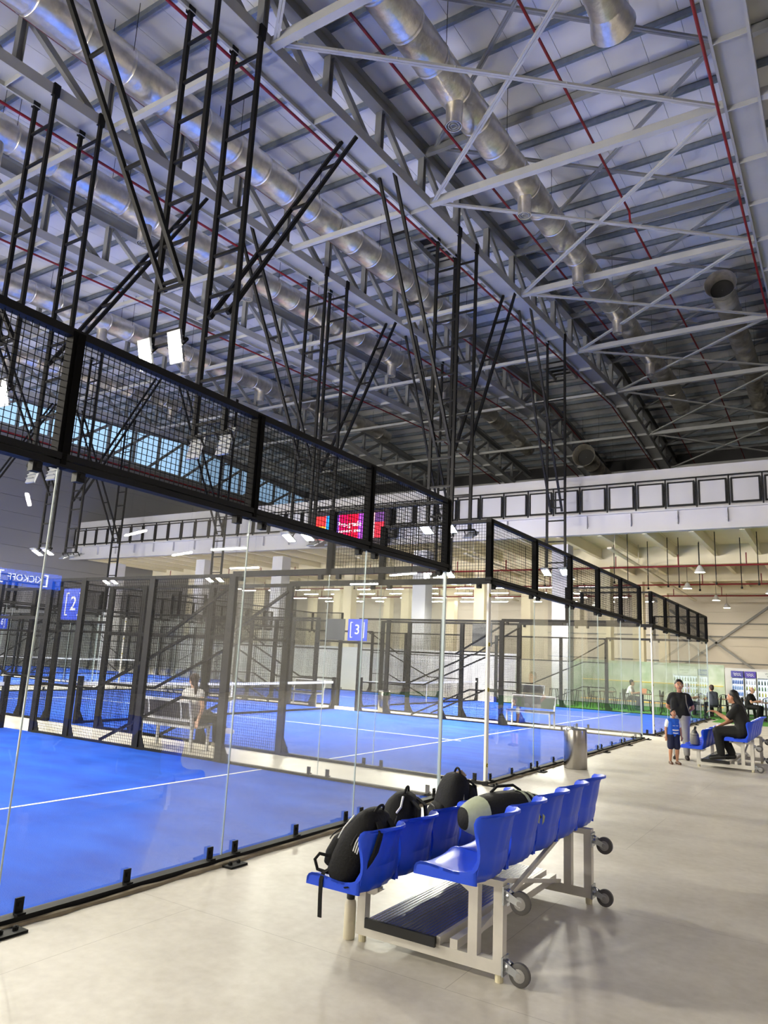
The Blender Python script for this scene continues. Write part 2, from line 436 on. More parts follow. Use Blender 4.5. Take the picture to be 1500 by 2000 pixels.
# red sprinkler pipes
def red_pipe(x, off, label, kink=None):
    b = MB(); pts = [(x, YB+.4, zb(YB)+off)]
    if kink: pts += [(x, kink, zb(kink)+off), (x, kink+.1, zb(kink)+off-.35), (x+.05, kink+.5, zb(kink)+off-.35)]
    pts += [(x, RIDGE, zb(RIDGE)+off-(.35 if kink else 0)), (x, YF-.6, zb(YF)+off)]
    b.tube(pts, .04, 8); o = b.build('sprinkler_pipe', REDP, None, smooth=40); tag(o, label, 'pipe', 'red sprinkler pipes')
    return o
red_pipe(-5.5, 1.25, 'red sprinkler pipe with a small kink crossing the walkway roof bay', 24.0)
red_pipe(-9.1, 1.25, 'red sprinkler pipe beside the long duct near the first court truss')
red_pipe(-1.85, -.06, 'red sprinkler pipe fixed under the walkway truss edge')
red_pipe(-11.42, -.06, 'red sprinkler pipe fixed under the first court truss edge')
red_pipe(-15.9, 1.2, 'red sprinkler pipe above the duct in the first court bay')
red_pipe(-17.4, -.2, 'red sprinkler pipe beside the second court truss')
red_pipe(-24.4, -.1, 'red sprinkler pipe beside the third court truss')

# ------------------------------------------------------------------ lighting ladders with floodlights
def make_flood(aim, deg):
    """floodlight hanging below a ladder rail; local origin at the arm; aims towards +y * aim"""
    t = thing('floodlight', '', 'floodlight')
    tilt = math.radians(deg)
    d = Vector((0, aim*math.cos(tilt), -math.sin(tilt))); up = Vector((0, aim*math.sin(tilt), math.cos(tilt)))
    c = Vector((0, aim*.12, -.16)); ax = Vector((1, 0, 0))
    def slab(w, l, a0, a1):
        vs = []
        for a in (a0, a1):
            for sx, sl in ((-1, -1), (1, -1), (1, 1), (-1, 1)):
                vs.append(c + ax*(sx*w/2) + up*(sl*l/2) + d*a)
        return MB().add(vs, [(3,2,1,0),(4,5,6,7),(0,1,5,4),(1,2,6,5),(2,3,7,6),(3,0,4,7)])
    h = slab(.36, .62, -.05, .0)
    for k in range(5):
        v = c + up*(-.2+.1*k)
        h.add([v-ax*.15-d*.1-up*.01, v+ax*.15-d*.1-up*.01, v+ax*.15-d*.1+up*.01, v-ax*.15-d*.1+up*.01, v-ax*.15-d*.04-up*.01, v+ax*.15-d*.04-up*.01, v+ax*.15-d*.04+up*.01, v-ax*.15-d*.04+up*.01],
              [(3,2,1,0),(4,5,6,7),(0,1,5,4),(1,2,6,5),(2,3,7,6),(3,0,4,7)])
    h.build('housing', mat('lamp_housing', (150, 152, 155), .4, .3), t)
    c2 = c - up*.07
    vs = [c2-ax*.155-up*.21+d*.004, c2+ax*.155-up*.21+d*.004, c2+ax*.155+up*.21+d*.004, c2-ax*.155+up*.21+d*.004]
    me = bpy.data.meshes.new('lens'); me.from_pydata([tuple(v) for v in vs], [], [(0, 1, 2, 3)])
    n = (vs[1]-vs[0]).cross(vs[2]-vs[0])
    if n.dot(d) < 0: me.flip_normals()
    me.materials.append(LENS); put('lens', me, t)
    MB().bar((-.2, 0, 0), (-.2, c.y, c.z), .03).bar((.2, 0, 0), (.2, c.y, c.z), .03).bar((-.21, 0, 0), (.21, 0, 0), .03).build('yoke', LADDER, t)
    return t
FLD = {}
def make_ladder(zt, zl, aim, zbr):
    """two rails from the chord (local z 0 at lamp level) with rungs and a raking brace"""
    t = thing('lighting_ladder', '', 'lighting ladder')
    H = zt-zl
    for s in (-1, 1):
        MB().bar((s*.43, 0, 0), (s*.43, 0, H+.12), .1, .09, (0, 1, 0)).build('rail', LADDER, t)
        MB().box(s*.43-.06, s*.43+.06, -.09, .09, H-.12, H+.22).build('bracket', LADDER, t)
    k = 0; z = .25
    rm = MB().bar((-.4, 0, 0), (.4, 0, 0), .06).mesh('rung', LADDER)
    while z < H-.3:
        put('rung', rm, t, (0, 0, z)); z += .98
    MB().bar((-.62, 0, 0), (.62, 0, 0), .06, .05).build('lamp_arm', LADDER, t)
    # raking brace away from the court it lights
    far = aim*4.15
    zt2 = H + (.073*far)
    p = Vector((0, -aim*.05, zbr-zl)); q = Vector((0, far, zt2+.05))
    br = MB()
    for s in (-1, 1): br.bar(p+Vector((s*.27, 0, 0)), q+Vector((s*.27, 0, 0)), .09)
    for f in (.02, .3, .55, .8): br.bar(p+(q-p)*f+Vector((-.27, 0, 0)), p+(q-p)*f+Vector((.27, 0, 0)), .06)
    br.build('raking_brace', LADDER, t)
    return t
LY = [(-13.2, 1), (-2.75, 1), (-1.4, -1), (8.8, -1), (10.15, 1), (20.45, -1), (21.85, 1), (31.9, -1)]
CORR = ['by the back wall', 'behind the near court', 'before the near court', 'over the first corridor', 'over the first corridor',
        'over the second corridor', 'over the second corridor', 'beyond the third court']
TSH = {1: 'second', 2: 'third', 4: 'fifth', 5: 'sixth'}
for ti in (1, 2, 4, 5):
    for j, (y, aim) in enumerate(LY):
        aimv = {0: 1, 1: -1, 2: 1, 3: -1, 4: 1, 5: -1, 6: 1, 7: -1}[j]
        zl = 7.6 if j == 3 else 6.15
        zt = zb(y)+.1
        t = make_ladder(zt, zl, aimv, 8.8 if zl < 8 else 9.2)
        t.location = (TRX[ti], y, zl)
        t['label'] = f'black ladder from {TSH[ti]} truss {CORR[j]}, lamps {"turned away" if aimv > 0 else "shining forward"}'
        t['group'] = 'lighting ladders'
        for s in (-1, 1):
            key = (aimv, 15 if j < 5 else 64)
            if key in FLD: f = copy_tree(FLD[key])
            else: f = FLD[key] = make_flood(*key)
            f.location = (TRX[ti]+s*.43, y, zl-.02)
            f['label'] = f'{"walkway-side" if s > 0 else "far-side"} floodlight of pair, {TSH[ti]} truss, {CORR[j]}, {"turned away" if aimv > 0 else "shining forward"}'
            f['group'] = 'court floodlights'
# dark smoke vents let into the roof
for i, (x, y) in enumerate([(-13.6, 24.8), (-14.4, 43.0), (-28.0, 24.8)]):
    v = thing('smoke_vent', f'dark framed smoke vent in the roof, {ORD[i]} one seen between the trusses', 'roof vent', (x, y, zb(y)+2.3))
    MB().box(-.75, .75, -1.3, -1.2, 0, .4).box(-.75, .75, 1.2, 1.3, 0, .4).box(-.75, -.65, -1.2, 1.2, 0, .4).box(.65, .75, -1.2, 1.2, 0, .4).build('frame', STEELD, v)
    MB().box(-.65, .65, -1.2, 1.2, .3, .36).build('dark_panel', BLKRUB, v)
    for k in range(4): MB().box(-.65, .65, -.9+.6*k, -.86+.6*k, .2, .3).build('louvre', STEELD, v)
# ------------------------------------------------------------------ mezzanine and the space under it
MZ = 34.0
def mezz():
    fb = thing_s('wall_mezzanine', 'white mezzanine front with deep beam and parapet')
    MB().box(XL, XR, MZ+.28, MZ+.45, 9.0, 11.0).build('parapet', MEZW, fb)
    b = MB().box(XL, XR, MZ-.16, MZ+.3, 8.93, 9.0).box(XL, XR, MZ-.16, MZ+.2, 8.0, 8.06).box(XL, XR, MZ+.0, MZ+.03, 8.06, 8.95)
    b.build('edge_beam', MEZW, fb)
    pm = MB().box(-.01, .01, -.15, 0, 8.3, 8.9)
    for j in range(4): pm.cbox((.03, -.02, 8.4+.13*j), (.03, .04, .03)); pm.cbox((-.05, -.02, 8.4+.13*j), (.03, .04, .03))
    sm = pm.mesh('bolted_cleat', MEZW)
    x = -49
    while x < XR: put('bolted_cleat', sm, fb, (x, MZ, 0)); x += 2.05
    MB().box(XL, XR, MZ+.3, YF, 8.6, 8.9).build('deck_slab', CREAM, fb)
    # joists and girders under the deck
    bm = MB().box(-.11, .11, MZ+.3, YF, 7.98, 8.0).box(-.012, .012, MZ+.3, YF, 8.0, 8.6).box(-.11, .11, MZ+.3, YF, 8.58, 8.6).mesh('joist', CREAM)
    x = -48.5
    while x < XR: put('joist', bm, fb, (x, 0, 0)); x += 2.05
    gm = MB().box(XL, XR, -.16, .16, 7.55, 7.6).box(XL, XR, -.015, .015, 7.6, 8.6).mesh('girder', CREAM)
    for y in (42, 50, 58): put('girder', gm, fb, (0, y, 0))
    cm = MB().box(-.4, .4, -.4, .4, 0, 7.6).box(-.45, .45, -.45, .45, 0, .04).mesh('column', MEZW)
    cm2 = MB().box(-.35, .35, -.35, .35, 0, 7.55).mesh('column', CREAM)
    for x in (-45, -36.0, -29.3, -19.2, -11.4, 6.0):
        put('column', cm, fb, (x, MZ+.35, 0), label='white square mezzanine column')
        for y in (42, 50, 58): put('column', cm2, fb, (x, y, 0))
    # railing of separate framed panels
    r = thing('mezzanine_railing', 'black framed railing panels along the white mezzanine edge', 'railing', (0, MZ-.08, 9.08))
    MB().box(XL+.2, XR, -.025, .025, 1.29, 1.34).build('top_rail', BLACK, r)
    fm = MB(); wd = 1.32
    fm.box(.08, wd-.08, -.03, .03, .04, .11).box(.08, wd-.08, -.03, .03, 1.1, 1.17).box(.08, .15, -.03, .03, .04, 1.17).box(wd-.15, wd-.08, -.03, .03, .04, 1.17)
    fme = fm.mesh('panel_frame', BLACK)
    ime = MB().box(.12, wd-.12, -.008, .008, .08, 1.13).mesh('infill_panel', mat('grey_infill', (176, 176, 180), .5))
    pme = MB().box(-.03, .03, -.03, .03, -.12, 1.3).mesh('post', BLACK)
    x = XL+.3
    while x < XR-wd:
        put('post', pme, r, (x, 0, 0)); f = put('panel_frame', fme, r, (x, 0, 0)); put('infill_panel', ime, f); x += wd
mezz()
# LED screen on the beam
sc = thing('led_screen', 'wide pink and purple led screen on the mezzanine front with white slogan text', 'screen', (-23.75, MZ-.5, 9.02))
MB().box(-2.75, 2.75, -.1, .16, -1.02, 1.02).build('casing', mat('screen_case', (38, 26, 36), .5), sc)
def tile(x0, x1, z0, z1, rgb, st=1.7): MB().box(x0, x1, -.13, -.11, z0, z1).build('screen_tile', emat('screen_%d_%d_%d' % rgb, rgb, st), sc)
tile(-2.5, -1.55, -.7, -.2, (255, 120, 120)); tile(-2.5, -1.55, -.2, .15, (255, 170, 60)); tile(-2.5, -1.55, .15, .75, (250, 60, 60))
tile(-1.55, -1.3, -.7, .75, (40, 150, 235)); tile(-1.3, -.6, -.7, .75, (150, 90, 225)); tile(-.6, .0, -.7, .75, (235, 20, 90)); tile(0, .75, -.7, .75, (245, 25, 60))
tile(.75, 1.2, -.7, .75, (180, 80, 210)); tile(1.2, 1.5, -.7, .75, (20, 165, 220)); tile(1.5, 1.85, -.7, .75, (250, 190, 200)); tile(1.85, 2.5, -.7, .2, (250, 60, 80)); tile(1.85, 2.5, .2, .75, (110, 70, 130))
TXT = emat('screen_text', (255, 245, 250), 3.0)
text_mesh('lettering', 'Pro-grade', TXT, sc, (.12, -.145, .16), (PI/2, 0, 0), .42)
text_mesh('lettering', 'recovery zone', TXT, sc, (0.15, -.145, -.22), (PI/2, 0, 0), .26)
sp = thing('loudspeaker', 'dark loudspeaker box beside the led screen', 'speaker', (-20.75, MZ-.5, 8.6))
MB().prism([(-.18, -.3), (.18, -.3), (.22, .32), (-.22, .32)], -.2, .2, 'y').build('cabinet', BLKRUB, sp)
MB().lathe((0, -.2, .1), [(.14, 0), (.12, -.02), (.05, .0)], 16, 'y').build('cone', RUBBER, sp)
MB().bar((0, .2, 0), (0, .45, 0), .06).build('bracket', BLACK, sp)

# pendants and LED tubes under the mezzanine
pend0 = None
PEND = [(-7.4, 44.5), (-6.9, 52), (-3.4, 47.5), (-2.5, 56), (-7.0, 58), (-12.5, 39), (-14.6, 47), (-18.5, 40), (-25.5, 40), (-33.5, 40), (0.5, 41), (4, 48), (-40, 42), (-16, 56), (-1.0, 37.0), (-5.6, 37.2)]
for i, (x, y) in enumerate(PEND):
    if pend0 is None:
        t = thing('pendant_lamp', '', 'pendant lamp')
        MB().lathe((0, 0, 0), [(.05, .35), (.1, .3), (.26, .02), (.27, 0), (.25, 0), (.24, .02)], 18).build('shade', WHITE, t, smooth=40)
        MB().lathe((0, 0, .005), [(.22, 0), (.01, -.02)], 18, cap=False).build('bulb_disc', WARM, t)
        MB().tube([(0, 0, .35), (0, 0, 2.05)], .012, 6).build('cord', LADDER, t)
        pend0 = t
    else: t = copy_tree(pend0)
    t.location = (x, y, 6.5); t['group'] = 'pendants under the mezzanine'; t['label'] = 'round white pendant lamp hanging under the mezzanine ceiling'
tub0 = None
for i in range(11):
    for j in range(4):
        x = -44 + i*3.0 + (j % 2)*1.1; y = 47.5 + j*3.6
        if tub0 is None:
            t = thing('led_tube_light', '', 'tube light')
            MB().box(-.75, .75, -.05, .05, 0, .05).build('batten', WHITE, t); MB().box(-.74, .74, -.035, .035, -.05, 0).build('tube', TUBEM, t)
            MB().bar((-.5, 0, .05), (-.5, 0, 1.6), .015).bar((.5, 0, .05), (.5, 0, 1.6), .015).build('hanger', LADDER, t); tub0 = t
        else: t = copy_tree(tub0)
        t.location = (x, y, 7.0); t['label'] = 'white led tube light in the rows beneath the far mezzanine ceiling'; t['group'] = 'tube lights under the mezzanine'
SHOPME = MB().box(-.74, .74, -.035, .035, -.05, 0).mesh('tube', SHOPT)
# linear pendants over the shop side (behind and beside the camera)
for i, (x, y, r) in enumerate([(6.5, 9.4, .6), (7.9, 13.6, .3), (7.3, 16.8, 0), (13-3, 17.3, .3), (10.5, 21, 0), (4.5, 4.5, .4), (7, 0.5, 0), (4.5, -5, .4), (9, -8, 0), (8.8, 27, 0), (5, 24, .3)]):
    t = copy_tree(tub0); t.location = (x, y, 5.0); t.rotation_euler = (0, 0, r)
    for c in t.children:
        if c.name.startswith('tube'): c.data = SHOPME
    t['label'] = 'white led tube light hanging over the shop side of the walkway'; t['group'] = 'tube lights on the shop side'
# red pipes under the mezzanine
for i, (y, z) in enumerate([(38.5, 7.0), (46, 6.9), (54, 7.0)]):
    b = MB(); b.tube([(-46, y, z), (XR-.5, y, z)], .045, 8)
    x = -44
    while x < XR-1: b.tube([(x, y, z), (x, y, z+.6)], .03, 6); x += 3.1
    tag(b.build('sprinkler_pipe', REDP), f'red sprinkler pipe under the mezzanine joists, {ORD[i]} from the edge beam', 'pipe', 'mezzanine sprinkler pipes')
for i, x in enumerate((-9.3, -1.2, -17, -24)):
    b = MB(); b.bar((x, MZ+1, 7.5), (x-.3, YF-1, 7.3), .22, .08)
    y = MZ+2
    while y < YF-2: b.bar((x, y, 7.5), (x, y, 8.6), .03); y += 2.5
    tag(b.build('cable_tray', mat('tray', (214, 208, 190), .5)), f'pale cable tray under the mezzanine, {ORD[i]} one out from the cafe', 'cable tray')
# low white partition behind the third court
struct(MB().box(-36, -13.2, 32.9, 33.05, 0, 2.25).build('wall_partition', WHITE), 'low white partition wall behind the third court')

# ------------------------------------------------------------------ right wall shop sign (seen mirrored in the court glass)
sg = thing('shop_sign', 'blue lit sign reading kickoff between white brackets', 'sign', (XR-.25, 13.6, 3.74))
MB().box(0, .12, -1.35, 1.35, -.25, .25).build('panel', emat('sign_lit_blue', (18, 90, 235), 16.0), sg)
TW = emat('sign_lit_white', (240, 245, 255), 28.0)
text_mesh('lettering', 'KICKOFF', TW, sg, (-.012, 0.05, 0), (PI/2, 0, -PI/2), .3)
for s in (-1, 1):
    MB().box(-.02, -.004, s*.82-.025, s*.82+.025, -.2, .2).box(-.02, -.004, min(s*.82, s*.7), max(s*.82, s*.7), .16, .2).box(-.02, -.004, min(s*.82, s*.7), max(s*.82, s*.7), -.2, -.16).build('bracket_mark', TW, sg)
# conduit drops under the mezzanine
cd0 = MB().tube([(0, 0, 8.6), (0, 0, 6.1)], .022, 6).lathe((0, 0, 6.0), [(.05, 0), (.05, .1)], 8).mesh('conduit_drop', LADDER)
for i, (x, y) in enumerate([(-9.6, 37), (-9.0, 37.3), (-8.6, 40), (-7.4, 39), (-6.9, 39.2), (-6.2, 41), (-5.0, 38), (-4.1, 40), (-3.2, 38.5), (-2.2, 41), (-13.6, 38), (-15.5, 40), (-21, 38), (-22, 39.5), (-26.5, 38.4)]):
    o = put('conduit_drop', cd0, None, (x, y, 0)); tag(o, 'thin dark conduit hanging from the mezzanine ceiling', 'conduit', 'conduit drops under the mezzanine')
# ------------------------------------------------------------------ padel courts
def turf_mat():
    m = mat('blue_turf', (22, 88, 205), .85, spec=.25)
    nt = m.node_tree; b = nt.nodes['Principled BSDF']; L = nt.links.new
    tc = nt.nodes.new('ShaderNodeTexCoord'); mp = nt.nodes.new('ShaderNodeMapping'); mp.inputs['Scale'].default_value = (1, 2.2, 1)
    n1 = nt.nodes.new('ShaderNodeTexNoise'); n1.inputs['Scale'].default_value = 1.0; n1.inputs['Detail'].default_value = 5
    n2 = nt.nodes.new('ShaderNodeTexNoise'); n2.inputs['Scale'].default_value = 90; n2.inputs['Detail'].default_value = 3
    ad = nt.nodes.new('ShaderNodeMath'); ad.operation = 'MULTIPLY_ADD'; ad.inputs[1].default_value = .55
    r = nt.nodes.new('ShaderNodeValToRGB'); r.color_ramp.elements[0].position = .5; r.color_ramp.elements[1].position = 1.0
    r.color_ramp.elements[0].color = lin((11, 62, 168))+(1,); r.color_ramp.elements[1].color = lin((24, 88, 204))+(1,)
    bp = nt.nodes.new('ShaderNodeBump'); bp.inputs['Strength'].default_value = .5; bp.inputs['Distance'].default_value = .01
    L(tc.outputs['Object'], mp.inputs[0]); L(mp.outputs[0], n1.inputs['Vector']); L(tc.outputs['Object'], n2.inputs['Vector'])
    L(n2.outputs['Fac'], ad.inputs[0]); L(n1.outputs['Fac'], ad.inputs[2]); L(ad.outputs[0], r.inputs['Fac']); L(r.outputs['Color'], b.inputs['Base Color'])
    L(n2.outputs['Fac'], bp.inputs['Height']); L(bp.outputs['Normal'], b.inputs['Normal'])
    return m
TURF = turf_mat()
LINE = mat('white_line', (232, 234, 236), .8)
BEAD = mat('sealant_bead', (150, 138, 116), .8, noise=(9, .25))
STRIP = mat('white_corner_strip', (228, 226, 222), .5)
YEL = mat('yellow_sticker', (232, 214, 30), .5)
def wire_panel(w, h, axis, cell=.05, t=.0045):
    """welded mesh in the plane axis-z, from 0..w and 0..h"""
    b = MB(); nx = max(1, round(w/cell)); nz = max(1, round(h/cell))
    def bar4(p, q, u, v):
        u, v = Vector(u)*t/2, Vector(v)*t/2; p, q = Vector(p), Vector(q)
        b.add([p-u-v, p+u-v, p+u+v, p-u+v, q-u-v, q+u-v, q+u+v, q-u+v], [(0,1,5,4),(1,2,6,5),(2,3,7,6),(3,0,4,7)])
    A = (1, 0, 0) if axis == 'x' else (0, 1, 0); N = (0, 1, 0) if axis == 'x' else (1, 0, 0)
    for i in range(nx+1):
        s = w*i/nx; p = (s, 0, 0) if axis == 'x' else (0, s, 0); bar4(p, (p[0], p[1], h), A, N)
    for k in range(nz+1):
        z = h*k/nz; q = (w, -.003, z) if axis == 'x' else (-.003, w, z); p = (0, -.003, z) if axis == 'x' else (-.003, 0, z)
        bar4(p, q, N, (0, 0, 1))
    me = bpy.data.meshes.new('wire_mesh'); me.from_pydata(b.v, [], b.f); me.materials.append(BLACKM); me.update()
    return me
WM = {}
def wires(w, h, axis):
    k = (round(w, 2), round(h, 2), axis)
    if k not in WM: WM[k] = wire_panel(w, h, axis)
    return WM[k]
PANE_Y = MB().box(-.004, .004, .006, 1.994, .05, 3.0).mesh('glass_pane', GLASS)
PANE_X = MB().box(.006, 1.994, -.004, .004, .05, 3.0).mesh('glass_pane', GLASS)
SEAM_Y = MB().box(-.005, .005, -.005, .005, .06, 3.0).mesh('pane_joint', EDGE)
SEAM_X = MB().box(-.005, .005, -.005, .005, .06, 3.0).mesh('pane_joint', EDGE)
CLAMP = MB().box(.006, .02, -.03, .03, .03, .15).box(.006, .055, -.03, .03, .05, .062).box(.02, .034, -.012, .012, .1, .124).mesh('clamp', BLACK)
CLAMPT = MB().box(-.03, .03, -.035, .035, 2.93, 3.02).box(.02, .05, -.015, .015, 2.955, 2.985).mesh('clamp', BLACK)
PLATE = MB().box(-.02, .2, -.1, .1, 0, .016).lathe((.14, -.05, .016), [(.018, 0), (.018, .018), (.01, .026)], 8).lathe((.14, .05, .016), [(.018, 0), (.018, .018), (.01, .026)], 8).mesh('floor_plate', BLACK)
UPOST = MB().box(-.04, .045, -.05, .05, 3.0, 4.02).box(.045, .06, -.02, .02, 3.02, 4.0).mesh('post', BLACKM)
STICK = MB().lathe((0, 0, 0), [(.032, 0), (.032, .004)], 14, 'x').mesh('sticker', YEL)
def arc_c():
    b = MB(); pts = [(math.cos(math.radians(a)), math.sin(math.radians(a))) for a in range(40, 321, 28)]
    b.tube([(.006, .019*x, .019*y) for x, y in pts], .005, 5); return b.mesh('sticker_mark', BLKRUB)
STICKC = arc_c()
def back_wall(out, label, strip=True):
    """glass wall along y 0..10 in the plane x = 0; outside is +x * out"""
    t = thing('court_glass_wall', label, 'glass wall', group='glass end walls of the courts')
    o = 1 if out > 0 else -1
    def pt(n, me, loc, kind=None, par=None):
        ob = put(n, me, par or t, loc, kind=kind)
        if o < 0: ob.rotation_euler = (0, 0, PI)
        return ob
    for k in range(5):
        put('glass_pane', PANE_Y, t, (0, 2*k, 0))
        for d in (.15, 1.0, 1.85): pt('clamp', CLAMP, (0, 2*k+d, 0))
        for d in (.17, 1.83): pt('clamp', CLAMPT, (0, 2*k+d, 0))
        put('wire_mesh', wires(1.92, .9, 'y'), t, (0, 2*k+.04, 3.09), kind='stuff')
    for k in range(6):
        if 0 < k < 5: put('pane_joint', SEAM_Y, t, (0, 2*k, 0))
        pt('post', UPOST, (0, 2*k, 0)); pt('floor_plate', PLATE, (o*.02, 2*k, 0))
    MB().box(-.03, .065, -.06, 10.06, .0, .052).build('base_rail', BLACK, t)
    MB().box(-.045, .05, -.06, 10.06, 3.0, 3.045).box(-.03, .06, -.06, 10.06, 3.055, 3.1).build('lower_mesh_rail', BLACK, t)
    MB().box(-.04, .04, -.05, 10.05, 3.98, 4.04).build('top_rail', BLACK, t)
    b = MB(); r = random.Random(3); p = []
    for i in range(60):
        p.append((o*(.085+r.uniform(-.01, .012)), -.05+10.1*i/59, .006))
    b.tube(p, [.022+r.uniform(-.006, .01) for _ in p], 6); b.build('sealant_bead', BEAD, t)
    return t
def corner_strip(t, y, wdt, mtl, stickers):
    s = MB().box(-.015, .02, y-wdt/2, y+wdt/2, .06, 3.0).build('corner_strip', mtl, t)
    if stickers:
        for z in (.28, 1.38, 2.06, 2.82):
            k = put('sticker', STICK, s, (.021, y, z)); put('sticker_mark', STICKC, t, (.021, y, z))
SPOST = MB().box(-.07, .07, -.035, .035, 0, 3.05).mesh('post', BLACK)
def gusset(sg):
    return MB().prism([(.07, 0), (.24, 0), (.24, .02), (.07, .34)], -.008, .008, 'y').box(.06, .26, -.06, .06, 0, .014).mesh('foot_gusset', BLACK)
GUS = gusset(1)
def side_fence(label, out, far_upper=True, full=True):
    """fence along x 0..-20 in the plane y = 0; outside is +y*out"""
    t = thing('court_side_fence', label, 'side fence', group='glass and mesh side fences of the courts')
    ends = (0, 1) if full else (0,)
    for e in ends:
        X = (lambda x: x) if e == 0 else (lambda x: -20-x)
        for k in range(2):
            x0 = min(X(-2*k), X(-2*k-2)); put('glass_pane', PANE_X, t, (x0, 0, 0))
            for d in (.17, 1.83):
                c = put('clamp', CLAMP, t, (x0+d, 0, 0), (0, 0, PI/2*out)); c2 = put('clamp', CLAMPT, t, (x0+d, 0, 0), (0, 0, PI/2*out))
        put('pane_joint', SEAM_X, t, (X(-2), 0, 0))
        put('wire_mesh', wires(1.92, .9, 'x'), t, (min(X(0), X(-2))+.04, 0, 3.09), kind='stuff')
        put('post', UPOST, t, (X(-2), 0, 0), (0, 0, PI/2)); put('post', UPOST, t, (X(0), 0, 0), (0, 0, PI/2))
        a, b_ = sorted((X(0), X(-2)))
        MB().box(a, b_, -.035, .035, 3.98, 4.03).build('top_rail', BLACK, t)
        a, b_ = sorted((X(0), X(-4)))
        MB().box(a, b_, -.04, .04, 3.0, 3.09).build('glass_top_rail', BLACK, t)
        a, b_ = sorted((X(-4), X(-9.1)))
        MB().box(a, b_, -.03, .03, 2.99, 3.05).build('mesh_top_rail', BLACK, t)
        a, b_ = sorted((X(0), X(-9.1)))
        MB().box(a, b_, -.03, .05, 0, .045).build('base_rail', BLACK, t)
        for px in (-4, -6, -8, -9.1):
            p = put('post', SPOST, t, (X(px), 0, 0))
            put('foot_gusset', GUS, p, (0, 0, 0), (0, 0, 0 if e == 0 else PI))
        for xa, xb in ((-4, -6), (-6, -8), (-8, -9.1)):
            w = abs(xa-xb)-.14
            put('wire_mesh', wires(w, 2.93, 'x'), t, (min(X(xa), X(xb))+.07, 0, .05), kind='stuff')
        for poly in ([(-7.05, .06), (-5.05, .95), (-4, .95)], [(-9.1, .95), (-7.35, .95), (-5.0, 2.0), (-4, 2.0)], [(-9.1, 2.0), (-5.55, 2.0), (-4.0, 2.9)]):
            b = MB()
            for (xa, za), (xb, zc) in zip(poly, poly[1:]): b.bar((X(xa), out*.05, za), (X(xb), out*.05, zc), .045, .05, (0, 1, 0))
            b.build('stiffening_rail', BLACK, t)
    if full: MB().box(-10.95, -9.05, -.03, .03, 2.22, 2.28).build('door_lintel', BLACK, t)
    return t
def make_net(label):
    t = thing('padel_net', label, 'net')
    for s, y in ((1, .12), (-1, 9.88)):
        p = MB().box(-.05, .05, y-.05, y+.05, 0, 1.05).build('net_post', BLACK, t)
        MB().prism([(y+.05*s, 0), (y+.22*s, 0), (y+.05*s, .3)], -.04, .04, 'x').build('post_foot', BLACK, p)
    def zt(y): return .88+.04*abs(y-5)/5
    ys = [.15+9.7*i/16 for i in range(17)]
    b = MB(); b.loft([[(-.012, y, zt(y)-.07), (.012, y, zt(y)-.07), (.012, y, zt(y)), (-.012, y, zt(y))] for y in ys]); b.build('white_tape', LINE, t)
    MB().bar((0, .12, .04), (0, 9.88, .04), .05).build('ground_bar', BLACK, t)
    put('net_mesh', wires(9.7, .82, 'y'), t, (0, .15, .02), kind='stuff')
    MB().box(-.014, .014, 4.975, 5.025, .02, .9).build('centre_strap', LINE, t)
    return t
def make_turf(label):
    t = thing('court_turf', label, 'turf')
    MB().box(-20, 0, 0, 10, 0, .012).build('carpet', TURF, t)
    for x in (-3.05, -16.95): MB().box(x-.025, x+.025, .02, 9.98, .012, .015).build('court_line', LINE, t)
    MB().box(-17.15, -2.85, 4.975, 5.025, .0121, .0152).build('court_line', LINE, t)
    return t
def shift(o, x, y):
    o.location = (o.location.x+x, o.location.y+y, o.location.z); return o
CY = [-1.05, 10.45, 21.85]; NM = ['first', 'second', 'third']
RX = [-4.65, -27.6]
bw = {}; proto = {}
for r in (0, 1):
    for c in range(3):
        rn = '' if r == 0 else ' in the far row'
        X, Y = RX[r], CY[c]
        def get(kind, mk, label):
            if kind in proto: o = copy_tree(proto[kind])
            else: o = proto[kind] = mk()
            o['label'] = label; return o
        o = get('turf', lambda: make_turf(''), f'blue turf of the {NM[c]} padel court{rn} with white lines'); o.location = (X, Y, 0)
        o = get('net', lambda: make_net(''), f'white taped net across the {NM[c]} padel court{rn}'); o.location = (X-10, Y, 0)
        k = f'front{min(c,1)}'
        def mk(c=c):
            w = back_wall(1, '')
            if c == 0: corner_strip(w, 10.0, .03, EDGE, False)
            else: corner_strip(w, 0.0, .085, STRIP, True); corner_strip(w, 10.0, .03, EDGE, False)
            return w
        o = get(k, mk, f'glass end wall with black mesh top, {"walkway" if r == 0 else "inner"} side of the {NM[c]} court{rn}'); o.location = (X, Y, 0)
        o = get('rear', lambda: back_wall(-1, ''), f'clear glass far end wall of the {NM[c]} court{rn}'); o.location = (X-20, Y, 0)
        if c > 0:
            o = get('side_n', lambda: side_fence('', -1), f'glass and mesh side fence at the start of the {NM[c]} court{rn}'); o.location = (X, Y, 0)
        o = get('side_f', lambda: side_fence('', 1), f'glass and mesh side fence at the end of the {NM[c]} court{rn}'); o.location = (X, Y+10, 0)
